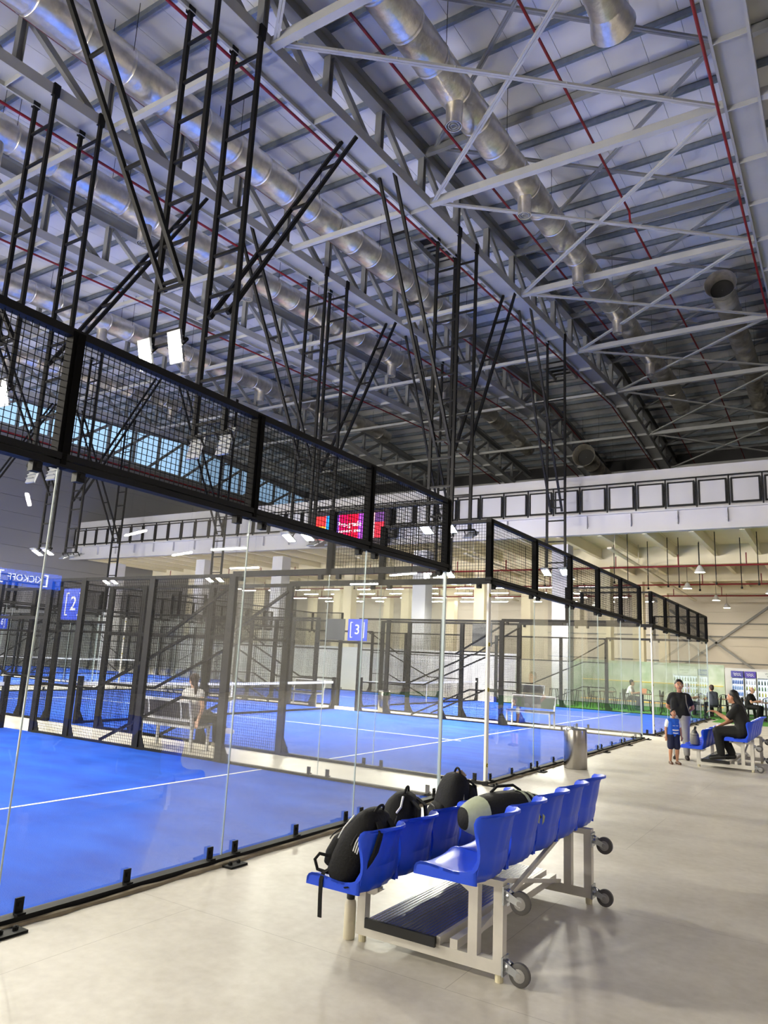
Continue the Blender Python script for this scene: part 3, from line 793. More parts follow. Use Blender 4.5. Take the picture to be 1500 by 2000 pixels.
# number signs over the court doors
def sign(n, x, y, w, label, dark=False, h=.72):
    t = thing('court_sign', label, 'sign', (x, y, 2.65))
    MB().box(-w/2, w/2, -.02, .02, -h/2, h/2).build('panel', SIGNB if not dark else mat('dark_panel', (52, 54, 58), .5), t)
    if not dark:
        text_mesh('numeral', n, SIGNW, t, (0, -.024, 0), (PI/2, 0, 0), .46)
        for s in (-1, 1):
            MB().box(s*.27-.014, s*.27+.014, -.028, -.02, -.26, .26).box(min(s*.27, s*.19), max(s*.27, s*.19), -.028, -.02, .235, .262).box(min(s*.27, s*.19), max(s*.27, s*.19), -.028, -.02, -.262, -.235).build('bracket_mark', SIGNW, t)
    return t
sign('2', -15.0, 10.39, .82, 'blue sign with a white bracketed numeral two on the court fence')
sign('3', -13.85, 20.42-.02, .76, 'blue sign with a white bracketed numeral three on the far fence')
sign('', -14.78, 20.42-.02, .8, 'plain dark grey panel beside the blue numeral three sign', True)
sign('6', -37.3, 21.79, .8, 'blue sign with a white bracketed numeral six in the far court row')
sign('', -9.9, 21.79, .7, 'plain dark square panel on the fence before the third court', True)
# ------------------------------------------------------------------ spectator bench with two rows of blue shell seats
def seat_mesh():
    W_ = .225; NU, NV = 13, 22
    path = [(.0, -.055), (.004, -.02), (.03, .0), (.09, .004), (.17, -.006), (.25, -.014), (.32, -.012), (.375, .004), (.415, .04), (.44, .09), (.458, .15), (.472, .21), (.485, .27), (.503, .315), (.535, .345), (.565, .345)]
    def sample(v):
        x = v*(len(path)-1); i = min(int(x), len(path)-2); f = x-i
        return path[i][0]*(1-f)+path[i+1][0]*f, path[i][1]*(1-f)+path[i+1][1]*f
    def P(i, j, off):
        u = -1+2*i/(NU-1); v = j/(NV-1); x, z = sample(v)
        e = 1e-3; xa, za = sample(max(0, v-e)); xb, zb_ = sample(min(1, v+e)); tx, tz = xb-xa, zb_-za; l = math.hypot(tx, tz) or 1
        nx, nz = tz/l, -tx/l
        back = max(0, min(1, (v-.5)/.3))
        w = W_*(1-.0*back) * (1-.3*max(0, (v-.8)/.2)**3) * (1-.05*math.exp(-((v-.62)/.1)**2))
        a = abs(u)
        x += -back*.105*a**2.4 + 0*u; z += (1-back)*.022*a**3 + (-.035*a**4)*max(0, (v-.88)/.12)
        if off:
            rib = .010*math.cos(u*4*PI)*(1-.5*max(0,(v-.7)/.2))*back*(1 if v < .86 else 0)
            x += nx*(off+rib); z += nz*off
        return (x, u*w, z)
    b = MB(); vs = []; fs = []
    for off in (0, .016):
        for j in range(NV):
            for i in range(NU): vs.append(P(i, j, off))
    n = NU*NV; idx = lambda s, i, j: s*n+j*NU+i
    for j in range(NV-1):
        for i in range(NU-1):
            fs.append((idx(0,i,j), idx(0,i+1,j), idx(0,i+1,j+1), idx(0,i,j+1))); fs.append((idx(1,i,j), idx(1,i,j+1), idx(1,i+1,j+1), idx(1,i+1,j)))
    for j in range(NV-1):
        for i in (0, NU-1): fs.append((idx(0,i,j), idx(0,i,j+1), idx(1,i,j+1), idx(1,i,j)))
    for i in range(NU-1):
        for j in (0, NV-1): fs.append((idx(0,i,j), idx(1,i,j), idx(1,i+1,j), idx(0,i+1,j)))
    b.add(vs, fs)
    # skirt along both sides of the pan
    for s in (-1, 1):
        ring = []
        for j in range(0, 14):
            p = P(0 if s < 0 else NU-1, j, 0); q = (p[0], p[1], min(p[2]-.012, -.05)); ring.append([p, (p[0], p[1]-s*.006, p[2]), (q[0], q[1]-s*.006, q[2]), q])
        b.loft(ring)
    rings_ = []
    for i in range(NU):
        a_ = P(i, 13, .0165); x_, y_ = a_[0], a_[1]
        rings_.append([a_, (x_-.004, y_, .06), (x_-.016, y_, .005), (x_-.05, y_, -.046), (.28, y_, -.046), (.3, y_, -.026), (x_-.06, y_, .02)])
    b.loft(rings_)
    return b.mesh('seat', BLUEP, 60)
SEAT = seat_mesh()
CASTER = None
def make_bench(label):
    """local origin: floor under the front post of the near end frame; seats face -x; rows run along +y"""
    t = thing('spectator_bench', label, 'bench', group='wheeled spectator benches')
    L = 1.75
    for y in (0, L):
        fr = MB().box(-.035, .975, y-.03, y+.03, .045, .115).build('base_beam', ALU, t)
        MB().box(-.03, .03, y-.03, y+.03, .115, .335).build('front_post', ALU, t)
        MB().prism([(-.16, .335), (.15, .335), (.08, .29), (-.1, .29)], y-.012, y+.012).box(-.16, .12, y-.03, y+.03, .318, .34).build('seat_bracket', ALU, t)
        for x in (.785, .945): MB().box(x-.03, x+.03, y-.03, y+.03, .115, .53).build('rear_post', ALU, t)
        MB().box(.56, .975, y-.032, y+.032, .505, .545).prism([(.56, .545), (.75, .545), (.75, .44)], y-.01, y+.01).build('seat_bracket', ALU, t)
        for x in (0, .945): MB().lathe((x, y, 0), [(.024, 0), (.026, .045)], 12).build('rubber_foot', mat('cream_rubber', (214, 206, 176), .6), t)
        for z in (.095, .47):
            c = MB().box(.975, .985, y-.045, y+.045, z-.05, z+.05)
            for s in (-1, 1): c.add([(.985, y+s*.022-.003, z+.03), (.985, y+s*.022+.003, z+.03), (.985, y+s*.022+.003, z-.02), (.985, y+s*.022-.003, z-.02),
                                     (1.085, y+s*.022-.003, z-.015), (1.085, y+s*.022+.003, z-.015), (1.075, y+s*.022+.003, z-.05), (1.075, y+s*.022-.003, z-.05)],
                                    [(3,2,1,0),(4,5,6,7),(0,1,5,4),(1,2,6,5),(2,3,7,6),(3,0,4,7)])
            c.lathe((.985, y, z+.0), [(.03, 0), (.03, .02), (.016, .03)], 12, 'x')
            k = c.build('caster', CHROME, t)
            w = MB().lathe((1.07, y, z-.03), [(.02, -.018), (.05, -.018), (.062, -.012), (.062, .012), (.05, .018), (.02, .018)], 24, 'y').build('wheel', RUBBER, k, smooth=40)
            MB().lathe((1.07, y, z-.03), [(.012, -.026), (.036, -.02), (.038, .02), (.012, .026)], 16, 'y').build('hub', mat('wheel_hub', (150, 148, 146), .5), k)
    # seat rails
    for x, z in ((-.13, .352), (.06, .352), (.63, .552), (.83, .552)):
        r = MB().tube([(x, -.15, z), (x, L+.32, z)], .02, 12).build('seat_rail', mat('rail_tube', (92, 92, 94), .35, .7), t, smooth=40)
        MB().lathe((x, -.16, z), [(.022, 0), (.022, .03)], 12, 'y').build('end_cap', BLKRUB, r)
    for k in range(5):
        y = -.03+.46*k
        put('seat', SEAT, t, (-.285, y, .395)); put('seat', SEAT, t, (.5, y+.0, .6))
    # ribbed foot boards
    for k in range(2):
        b = MB(); x0 = .06+.245*k; x1 = x0+.24
        prof = [(x0, .115)]; n = 9
        prof += [(x0, .15)]
        for i in range(n):
            xa = x0+(x1-x0)*(i+.15)/n; xb = x0+(x1-x0)*(i+.85)/n
            prof += [(xa-.002, .15), (xa, .156), (xb, .156), (xb+.002, .15)]
        prof += [(x1, .15), (x1, .115)]
        b.prism(prof, -.05, L+.1); b.build('foot_board', ALUR, t)
    MB().box(.052, .555, -.065, -.045, .105, .162).build('end_strip', BLKRUB, t)
    MB().box(.55, .575, -.03, L+.08, .1, .16).build('board_edge', ALU, t)
    # crossed flat braces between the rear posts
    MB().bar((.745, .03, .16), (.745, L, .5), .03, .03).build('cross_brace', ALU, t)
    MB().bar((.72, .03, .49), (.72, L, .12), .03, .008, (1, 0, 0)).build('cross_brace', ALU, t)
    MB().bar((.66, -.02, .14), (.66, L, .14), .05, .05).build('side_rail', ALU, t)
    return t
b0 = make_bench('blue shell-seat bench on casters with black backpacks on its lower row'); b0.location = (-2.74, 4.28, 0)
b1 = copy_tree(b0); b1.location = (-2.53, 15.8, 0); b1['label'] = 'farther blue shell-seat bench where a woman in black sits'

# ------------------------------------------------------------------ bags
def bag_loft(prof, nseg=20, power=2.6):
    """prof: list of (z, cx, cy, rx, ry)"""
    rings = []
    for z, cx, cy, rx, ry in prof:
        ring = []
        for k in range(nseg):
            a = 2*PI*k/nseg; c, s = math.cos(a), math.sin(a)
            ring.append((cx+rx*math.copysign(abs(c)**(2/power), c), cy+ry*math.copysign(abs(s)**(2/power), s), z))
        rings.append(ring)
    return rings
GREYTRIM = mat('grey_trim', (170, 172, 170), .5)
def backpack(label, loc, rotz, lean, h=.46, w=.16, d=.11, trim=None, extra=None):
    t = thing('backpack', label, 'backpack', loc, rotz)
    t.rotation_euler = (0, lean, rotz)
    pr = [(0, 0, 0, d*.9, w*.92), (.02, 0, 0, d*1.02, w), (h*.25, 0, 0, d*1.1, w*1.03), (h*.5, 0, 0, d*1.05, w), (h*.72, .005, 0, d*.92, w*.95), (h*.87, .01, 0, d*.74, w*.83), (h*.96, .012, 0, d*.5, w*.62), (h, .014, 0, d*.2, w*.3)]
    MB().loft(bag_loft(pr)).build('shell', FABBLK, t, smooth=60)
    # front pocket (on the -x side) and seams
    pk = [(.03, -d*.92, 0, d*.5, w*.72), (h*.2, -d*1.0, 0, d*.55, w*.76), (h*.4, -d*.95, 0, d*.5, w*.72), (h*.5, -d*.85, 0, d*.36, w*.6), (h*.54, -d*.75, 0, d*.18, w*.4)]
    p = MB().loft(bag_loft(pk)).build('front_pocket', FABBLK, t, smooth=60)
    z = MB(); pts = [(-d*1.42, w*.66*math.sin(a), h*.34+h*.15*math.cos(a)) for a in [math.radians(q) for q in range(-80, 81, 16)]]
    z.tube(pts, .0045, 5); z.build('zip', trim or mat('dark_zip', (60, 60, 62), .4, .5), p)
    # carry handle
    pts = [(.02+.0*a, .05*math.cos(a), h-.012+.05*math.sin(a)) for a in [math.radians(q) for q in range(0, 181, 20)]]
    MB().tube(pts, .009, 6).build('carry_handle', FABBLK, t)
    # shoulder straps on the +x side
    for s in (-1, 1):
        pts = [(d*.6, s*w*.35, h*.93), (d*1.1, s*w*.45, h*.85), (d*1.28, s*w*.55, h*.6), (d*1.3, s*w*.62, h*.35), (d*1.1, s*w*.8, h*.12), (d*.8, s*w*.95, h*.06)]
        b = MB(); rings = []
        for i, q in enumerate(pts):
            rings.append([(q[0]-.006, q[1]-.028, q[2]), (q[0]+.008, q[1]-.028, q[2]), (q[0]+.008, q[1]+.028, q[2]), (q[0]-.006, q[1]+.028, q[2])])
        b.loft(rings); b.build('shoulder_strap', FABBLK, t)
    # main zip line over the top
    pts = [(d*.15*math.cos(0), w*1.0*math.cos(a), h*.55+h*.4*math.sin(a)) for a in [math.radians(q) for q in range(0, 181, 12)]]
    MB().tube(pts, .006, 5).build('main_zip', mat('dark_zip', (60, 60, 62), .4, .5), t)
    if extra: extra(t, h, w, d)
    return t
def stripes(t, h, w, d):
    for k in range(3):
        MB().tube([(d*.35+.016*k, -w*.96, h*.5), (d*.32+.016*k, -w*.98, h*.62), (d*.3+.015*k, -w*.9, h*.7)], .0045, 5).build('white_stripe', SIGNW, t)
    MB().tube([(-d*1.0, -w*.62, h*.42), (-d*.86, -w*.72, h*.62), (-d*.6, -w*.66, h*.85)], .005, 5).build('reflective_piping', SIGNW, t)
    inv = (Matrix.Translation(t.location) @ t.rotation_euler.to_matrix().to_4x4()).inverted()
    def strap(pts, nm):
        rs = []
        for q in pts:
            rs.append([inv @ Vector((q[0]+dx, q[1]+dy, q[2])) for dx, dy in ((-.014, -.003), (.014, -.003), (.014, .003), (-.014, .003))])
        MB().loft(rs).build(nm, FABBLK, t)
    strap([(-2.86, 4.06, .46), (-2.9, 4.035, .43), (-2.905, 4.02, .39), (-2.905, 4.02, .3), (-2.9, 4.02, .17)], 'dangling_strap')
    MB().tube([inv @ Vector(q) for q in [(-2.86, 4.08, .52), (-2.95, 4.05, .53), (-2.985, 4.05, .49), (-2.96, 4.05, .435), (-2.88, 4.06, .425)]], .011, 6).build('strap_loop', FABBLK, t)
SEATZ = .40
backpack('black backpack with three white stripes slumped on the nearest lower seat, strap dangling', (-2.82, 4.2, SEATZ-.01), 0, .42, .48, .17, .12, None, stripes)
def grab(t, h, w, d):
    MB().tube([(d*.1, -w*.9, h*.75), (d*.3, -w*.95, h*.85), (d*.2, -w*.6, h*.97)], .008, 5).build('white_piping', SIGNW, t)
    for k in range(2): MB().bar((d*.35, -w*1.0+.004*k, h*.3), (d*.42+.02*k, -w*.98, h*.5), .008).build('zip_pull', GREYTRIM, t)
backpack('plain black backpack standing upright on the second lower seat', (-2.8, 4.72, SEATZ-.01), .25, .14, .47, .18, .135, None, grab)
LIME = mat('lime_piping', (190, 220, 40), .4)
def lime(t, h, w, d):
    p = MB().ball((d*.75, -w*.35, h*.66), (d*.55, w*.62, h*.2), 14, 8).build('top_pocket', FABBLK, t, smooth=60)
    pts = [(d*.75+d*.56*math.cos(a), -w*.35+w*.6*math.sin(a), h*.55-.02*math.cos(a)) for a in [math.radians(q) for q in range(-85, 86, 17)]]
    MB().tube(pts, .007, 5).build('lime_piping', LIME, p)
    MB().bar((d*.2, -w*.98, h*.1), (d*.2, -w*.98, h*.22), .01).build('zip_pull', GREYTRIM, t)
    MB().tube([(d*.1, 0, h*.99), (d*.3, -.03, h*1.03), (d*.5, -.06, h*.97)], .014, 6).build('tan_grip', mat('tan_webbing', (150, 130, 112), .7), t)
backpack('black backpack with lime green piping on the fourth lower seat', (-2.8, 5.6, SEATZ-.01), .9, .08, .5, .17, .13, None, lime)
# gym bag lying over the upper row
gb = thing('gym_bag', 'black and sage green gym bag lying across the upper row seats', 'gym bag', (-2.03, 4.93, .61), -.62)
rings = []
for i in range(17):
    u = i/16; y = -.34+.68*u; r = (math.sin(PI*min(max(u*.9+.05, 0), 1)))**.45
    ring = []
    for k in range(18):
        a = 2*PI*k/18; ring.append((.17*r*math.copysign(abs(math.cos(a))**.8, math.cos(a)), y, .15+.15*r*math.copysign(abs(math.sin(a))**.75, math.sin(a))+.03*u))
    rings.append(ring)
MB().loft(rings).build('shell', FABBLK, gb, smooth=60)
SAGE = mat('sage_fabric', (168, 176, 150), .8, noise=(20, .12))
def band(u0, u1, m, name, sc=1.02):
    rs = []
    for q in range(5):
        u = u0+(u1-u0)*q/4; x = u*16; i = min(int(x), 15); f = x-i
        rs.append([tuple((Vector(rings[i][k])*(1-f)+Vector(rings[i+1][k])*f-Vector((0, 0, .15)))*1 + Vector((0, 0, .15)) + (Vector((rings[i][k][0], 0, rings[i][k][2]-.15)).normalized()*.005)) for k in range(18)])
    MB().loft(rs, cap=False).build(name, m, gb, smooth=60)
band(.0, .2, SAGE, 'sage_end'); band(.62, .66, SAGE, 'sage_stripe'); band(.7, .74, SAGE, 'sage_stripe'); band(.78, .83, SAGE, 'sage_stripe')
MB().tube([(-.05, -.1, .3), (-.05, -.05, .34), (-.05, .08, .345), (-.05, .14, .31)], .01, 6).build('carry_handle', FABBLK, gb)
MB().cbox((.13, .2, .27), (.05, .03, .012)).build('red_tag', mat('red_tag', (205, 60, 40), .5), gb)
# flask on the floor
fl = thing('water_flask', 'cream steel water flask with black lid standing by the bench leg', 'flask', (-2.83, 4.26, 0))
MB().lathe((0, 0, 0), [(.034, 0), (.038, .006), (.038, .2), (.034, .225), (.024, .238)], 24).build('body', mat('cream_flask', (214, 206, 184), .4), fl, smooth=40)
MB().lathe((0, 0, .236), [(.025, 0), (.027, .004), (.027, .035), (.022, .042)], 20).build('lid', BLKRUB, fl, smooth=40)
MB().tube([(-.02, 0, .275), (-.02, 0, .3), (.02, 0, .3), (.02, 0, .275)], .006, 6).build('lid_loop', BLKRUB, fl)
# stainless litter bins
def bin_(loc, label):
    t = thing('litter_bin', label, 'litter bin', loc)
    MB().lathe((0, 0, 0), [(.2, 0), (.205, .01), (.205, .66), (.2, .675)], 40).build('body', BRUSH, t, smooth=40)
    MB().lathe((0, 0, .67), [(.2, 0), (.205, .005), (.19, .03), (.06, .02), (.02, .0)], 32).build('ash_tray_top', CHROME, t, smooth=40)
    MB().tube([(-.03, 0, .69), (-.03, 0, .75), (.03, 0, .75), (.03, 0, .69)], .006, 6).build('lift_handle', CHROME, t)
    return t
bin_((-4.22, 13.42, 0), 'tall brushed steel litter bin standing by the court corner on the walkway')
bin_((-13.1, 21.1, 0), 'brushed steel litter bin in the corridor beside the far fence')
# small corridor benches
DKB = mat('dark_bench_board', (58, 56, 58), .5)
def court_bench(label, loc, rotz=0):
    """seat faces +y, back at -y"""
    t = thing('corridor_bench', label, 'bench', loc, rotz, 'corridor benches')
    lg = MB().box(-.02, .02, -.02, .02, 0, .43).mesh('leg', WHITE)
    for x in (-.66, .66):
        put('leg', lg, t, (x, .2, 0)); MB().bar((x, -.2, 0), (x, -.2, .45), .045).build('leg', WHITE, t)
        MB().bar((x, -.2, .43), (x, -.3, .86), .045).build('back_post', WHITE, t)
        MB().bar((x, -.2, .41), (x, .22, .41), .04).build('seat_bearer', WHITE, t)
    for y in (-.2, .2): MB().bar((-.68, y, .41), (.68, y, .41), .045).build('seat_rail', WHITE, t)
    MB().bar((-.66, -.3, .86), (.66, -.3, .86), .045).build('back_rail', WHITE, t); MB().bar((-.66, -.24, .53), (.66, -.24, .53), .04).build('back_rail', WHITE, t)
    for x in (-.42, .42): MB().bar((x, -.235, .53), (x, -.29, .84), .03).build('back_upright', WHITE, t)
    MB().box(-.68, .68, -.18, .26, .43, .46).build('seat_board', DKB, t)
    p = MB(); p.add([(-.66, -.2, .52), (.66, -.2, .52), (.66, -.27, .85), (-.66, -.27, .85), (-.66, -.225, .52), (.66, -.225, .52), (.66, -.295, .85), (-.66, -.295, .85)], [(0,1,2,3),(7,6,5,4),(0,4,5,1),(1,5,6,2),(2,6,7,3),(3,7,4,0)])
    p.build('back_board', DKB, t)
    return t
court_bench('white framed bench in the first corridor with a woman resting on it', (-10.45, 9.62, 0))
court_bench('white framed bench with dark boards in the second corridor, nearer the walkway', (-8.0, 21.15, 0), PI)
court_bench('white framed bench with dark boards beyond the third court glass', (-12.3, 32.2, 0), PI)
court_bench('white framed bench standing behind the second court net', (-16.5, 21.15, 0), PI)
# ------------------------------------------------------------------ cafe
GREEN = mat('green_carpet', (70, 140, 40), .95, noise=(30, .25))
tag(MB().box(-13.5, 11, 32.3, 39, 0, .012).box(-4.35, 11, 30.3, 32.3, 0, .012).build('cafe_carpet', GREEN), 'bright green carpet under the cafe tables', 'carpet')
cw = thing_s('wall_cafe', 'low white cafe wall behind the fridges')
MB().box(-4.9, 6, 38.8, 38.95, 0, 2.08).build('white_panel', WHITE, cw)
def mural():
    m = mat('green_mural', (205, 214, 204), .6, noise=(1.6, .15, (160, 185, 150)))
    return m
for k in range(8):
    MB().box(-13.4+1.06*k, -13.4+1.06*k+1.05, 38.8, 38.95, 0, 2.2).build('mural_panel', mural(), cw)
MB().box(-11.8, -5.0, 38.7, 38.78, 1.18, 1.21).build('led_strip', emat('led_yellow', (255, 220, 110), 1.0), cw)
MB().box(-11.8, -5.0, 38.5, 38.6, .2, .24).build('led_strip', emat('led_orange', (255, 190, 60), 1.2), cw)
BW = emat('fridge_lit', (225, 236, 255), 1.3)
bot0 = {}
def fridge(x0, x1, label, head, lettering, bottles, n):
    w = x1-x0; t = thing('drinks_fridge', label, 'fridge', ((x0+x1)/2, 37.5, 0))
    MB().box(-w/2, w/2, .02, .62, .06, 1.95).build('cabinet', mat('fridge_body', (226, 228, 232), .4), t)
    MB().box(-w/2+.03, w/2-.03, -.0, .02, .3, 1.6).build('lit_back', BW, t)
    MB().box(-w/2, w/2, -.2, .02, 1.66, 1.95).build('header', mat('fridge_head%d%d%d' % head, head, .4), t)
    MB().box(-w/2, w/2, -.2, .02, .06, .26).build('plinth', mat('fridge_body', (226, 228, 232), .4), t)
    for s in (-1, 1): MB().box(min(s*w/2, s*(w/2-.025)), max(s*w/2, s*(w/2-.025)), -.2, .02, .26, 1.66).build('door_frame', mat('fridge_body', (226, 228, 232), .4), t)
    for k in range(5): MB().box(-w/2+.03, w/2-.03, -.17, 0, .32+.26*k, .33+.26*k).build('shelf', CHROME, t)
    if lettering: 
        for i, ln in enumerate(lettering): text_mesh('lettering', ln, mat('dark_letter', (40, 60, 50), .5), t, (0, -.206, 1.87-.12*i), (PI/2, 0, 0), .11, .002)
    else:
        b = MB()
        for i in range(2):
            pts = [(-.16+.03*j+.02*i, -.206, 1.83-.07*i+.025*math.sin(j*1.7+i)) for j in range(11)]; b.tube(pts, .012, 5)
        b.build('script_logo', SIGNW, t)
    for k in range(5):
        for j in range(n):
            key = bottles[k % len(bottles)]
            if key not in bot0:
                q = MB().lathe((0, 0, 0), [(.028, 0), (.03, .01), (.03, .12), (.012, .17), (.012, .2)], 8).mesh('bottle', mat('bottle_%d_%d_%d' % key, key, .25)); bot0[key] = q
            o = put('bottle', bot0[key], None, ((x0+x1)/2-w/2+.07+(w-.14)*j/max(1, n-1), 37.5-.09, .33+.26*k))
            tag(o, f'small bottle on the {ORD[k]} shelf up of the {label}'[:110], 'bottle', 'bottles in the fridges')
    return t
fridge(-4.46, -3.95, 'blue topped fridge', (52, 50, 160), None, [(60, 110, 200), (120, 160, 220)], 6)
fridge(-3.9, -3.44, 'second blue topped fridge', (70, 50, 170), None, [(225, 228, 230), (190, 205, 80)], 4)
fridge(-3.4, -2.3, 'white topped wide fridge', (232, 234, 236), ['VITAMIN', 'WELL'], [(90, 130, 70), (60, 90, 60), (200, 200, 60)], 9)
for o in list(bpy.data.objects):
    if o.name.startswith('drinks_fridge'):
        o['label'] = {'blue topped fridge': 'tall drinks fridge with blue header nearest the white wall', 'second blue topped fridge': 'narrow drinks fridge with blue header in the middle of three',
                      'white topped wide fridge': 'wide drinks fridge with white header full of green bottles'}[o['label']]
CHM = mat('cafe_black', (20, 20, 21), .45)
def cafe_chair():
    t = thing('cafe_chair', '', 'chair')
    MB().box(-.2, .2, -.2, .2, .43, .46).build('seat', CHM, t)
    for sx in (-1, 1):
        for sy in (-1, 1): MB().bar((sx*.17, sy*.17, .44), (sx*.22, sy*.23, 0), .028).build('leg', CHM, t)
    b = MB(); pts = [(-.19, .2, .46), (-.2, .23, .7), (-.13, .25, .86), (0, .26, .9), (.13, .25, .86), (.2, .23, .7), (.19, .2, .46)]
    b.tube(pts, .014, 6)
    for x in (-.1, 0, .1): b.tube([(x, .2, .46), (x*.9, .25, .86)], .009, 5)
    b.build('backrest', CHM, t); return t
def cafe_table(h=.74):
    t = thing('cafe_table', '', 'table')
    MB().box(-.36, .36, -.36, .36, h-.03, h).build('table_top', mat('table_wood', (120, 92, 66), .5) if h < .9 else WHITE, t)
    MB().bar((0, 0, .02), (0, 0, h-.03), .06).build('pedestal', CHM, t); MB().box(-.25, .25, -.25, .25, 0, .02).build('table_foot', CHM, t); return t
ch0 = None; tb0 = None
TAB = [(-2.75, 33.1), (-4.55, 34.3), (-5.2, 32.9), (-7.7, 34.2), (-9.4, 34.6), (-3.6, 35.2), (-6.4, 35.6)]
TL = ['beside the man in a black polo shirt', 'before the blue topped fridge', 'where two women sit behind the glass', 'with an open laptop behind the third court glass', 'farthest along the mural wall', 'in front of the white wall', 'between the laptop table and the white wall']
n = 0
for i, (x, y) in enumerate(TAB):
    t = cafe_table() if tb0 is None else copy_tree(tb0); tb0 = tb0 or t
    t.location = (x, y, .012); t['label'] = 'small brown cafe table ' + TL[i]; t['group'] = 'cafe tables'
    for j, (dx, dy, rz) in enumerate([(-.62, .05, PI/2), (.62, -.05, -PI/2), (0, .65, 0)]):
        c = cafe_chair() if ch0 is None else copy_tree(ch0); ch0 = ch0 or c
        c.location = (x+dx, y+dy, .012); c.rotation_euler = (0, 0, rz)
        c['label'] = f'black chair, {["court side", "walkway side", "wall side"][j]} of cafe table {TL[i]}'; c['group'] = 'cafe chairs'
st0 = None
for i in range(7):
    if st0 is None:
        t = thing('bar_stool', '', 'bar stool'); MB().box(-.17, .17, -.17, .17, .72, .75).build('seat', CHM, t)
        for sx in (-1, 1):
            for sy in (-1, 1): MB().bar((sx*.13, sy*.13, .73), (sx*.21, sy*.21, 0), .025).build('leg', CHM, t)
        MB().bar((-.18, -.19, .25), (.18, -.19, .25), .02).bar((-.18, .19, .25), (.18, .19, .25), .02).build('foot_rail', CHM, t); st0 = t
    else: t = copy_tree(st0)
    t.location = (-11.4+.62*i, 33.1+.25*(i % 2), .012); t['label'] = f'black bar stool by the mural wall, {ORD[i]} from the column'; t['group'] = 'bar stools'
lp = thing('laptop', 'open brown laptop on the table behind the third court glass', 'laptop', (-7.75, 34.2, .752), -.4)
MB().box(-.16, .16, -.11, .11, 0, .015).build('base', CHROME, lp); MB().add([(-.16, .11, .015), (.16, .11, .015), (.16, .17, .22), (-.16, .17, .22), (-.16, .118, .015), (.16, .118, .015), (.16, .178, .22), (-.16, .178, .22)], [(0,1,2,3),(7,6,5,4),(0,4,5,1),(1,5,6,2),(2,6,7,3),(3,7,4,0)]).build('screen', mat('laptop_brown', (150, 104, 74), .5), lp)

# ------------------------------------------------------------------ people
SKIN = mat('skin', (196, 142, 112), .55, noise=(8, .06)); SKIN2 = mat('skin_fair', (214, 168, 142), .55)
HAIR = mat('black_hair', (18, 14, 13), .5, bump=(40, .3)); HAIRB = mat('brown_hair', (52, 32, 24), .5, bump=(40, .3))
def capsule(b, p, q, r0, r1=None, n=10):
    r1 = r0 if r1 is None else r1; p, q = Vector(p), Vector(q); d = q-p; L = d.length; d = d.normalized() if L > 1e-6 else Vector((0, 0, 1))
    pts = []; rs = []
    for a in (-85, -60, -30, 0): pts.append(p+d*(r0*math.sin(math.radians(a)))); rs.append(r0*math.cos(math.radians(a)))
    for a in (0, 30, 60, 85): pts.append(q+d*(r1*math.sin(math.radians(a)))); rs.append(r1*math.cos(math.radians(a)))
    if L < 1e-4: pts[4] = pts[4]+d*1e-4
    b.tube(pts, rs, n)
def fuse(name, b, m, parent, vox, smooth_it=4):
    me = b.mesh(name+'_raw', m); o = bpy.data.objects.new(name+'_raw', me); C.objects.link(o)
    md = o.modifiers.new('r', 'REMESH'); md.mode = 'VOXEL'; md.voxel_size = vox; md.use_smooth_shade = True
    ms = o.modifiers.new('s', 'SMOOTH'); ms.factor = .5; ms.iterations = smooth_it
    dg = bpy.context.evaluated_depsgraph_get(); me2 = bpy.data.meshes.new_from_object(o.evaluated_get(dg)); bpy.data.objects.remove(o)
    me2.name = name; me2.materials.clear(); me2.materials.append(m); me2.shade_smooth()
    return put(name, me2, parent)
def hand(b, w, d, up, s, curl=.5, k=1.0):
    """w wrist, d forearm direction, up = back of the hand, s = thumb side sign"""
    d = Vector(d).normalized(); up = Vector(up); up = (up-d*up.dot(d)).normalized(); sd = d.cross(up)*s; w = Vector(w)
    capsule(b, w+d*.03*k+sd*.012*k, w+d*.08*k+sd*.02*k, .02*k, .017*k, 8); capsule(b, w+d*.03*k-sd*.012*k, w+d*.08*k-sd*.022*k, .02*k, .016*k, 8)
    for i, l in enumerate((.07, .08, .076, .06)):
        o = sd*(.03-.02*i)*k; p = w+d*.085*k+o; q = p+(d*.6-up*curl*.5).normalized()*l*.5*k; r = q+(d*.4-up*curl).normalized()*l*.5*k
        capsule(b, p, q, .0092*k, .0085*k, 6); capsule(b, q, r, .0085*k, .0075*k, 6)
    p = w+d*.03*k+sd*.025*k; q = p+(d*.5+sd*.7).normalized()*.045*k; capsule(b, p, q, .012*k, .01*k, 6); capsule(b, q, q+(d*.9+sd*.1)*.03*k, .01*k, .008*k, 6)
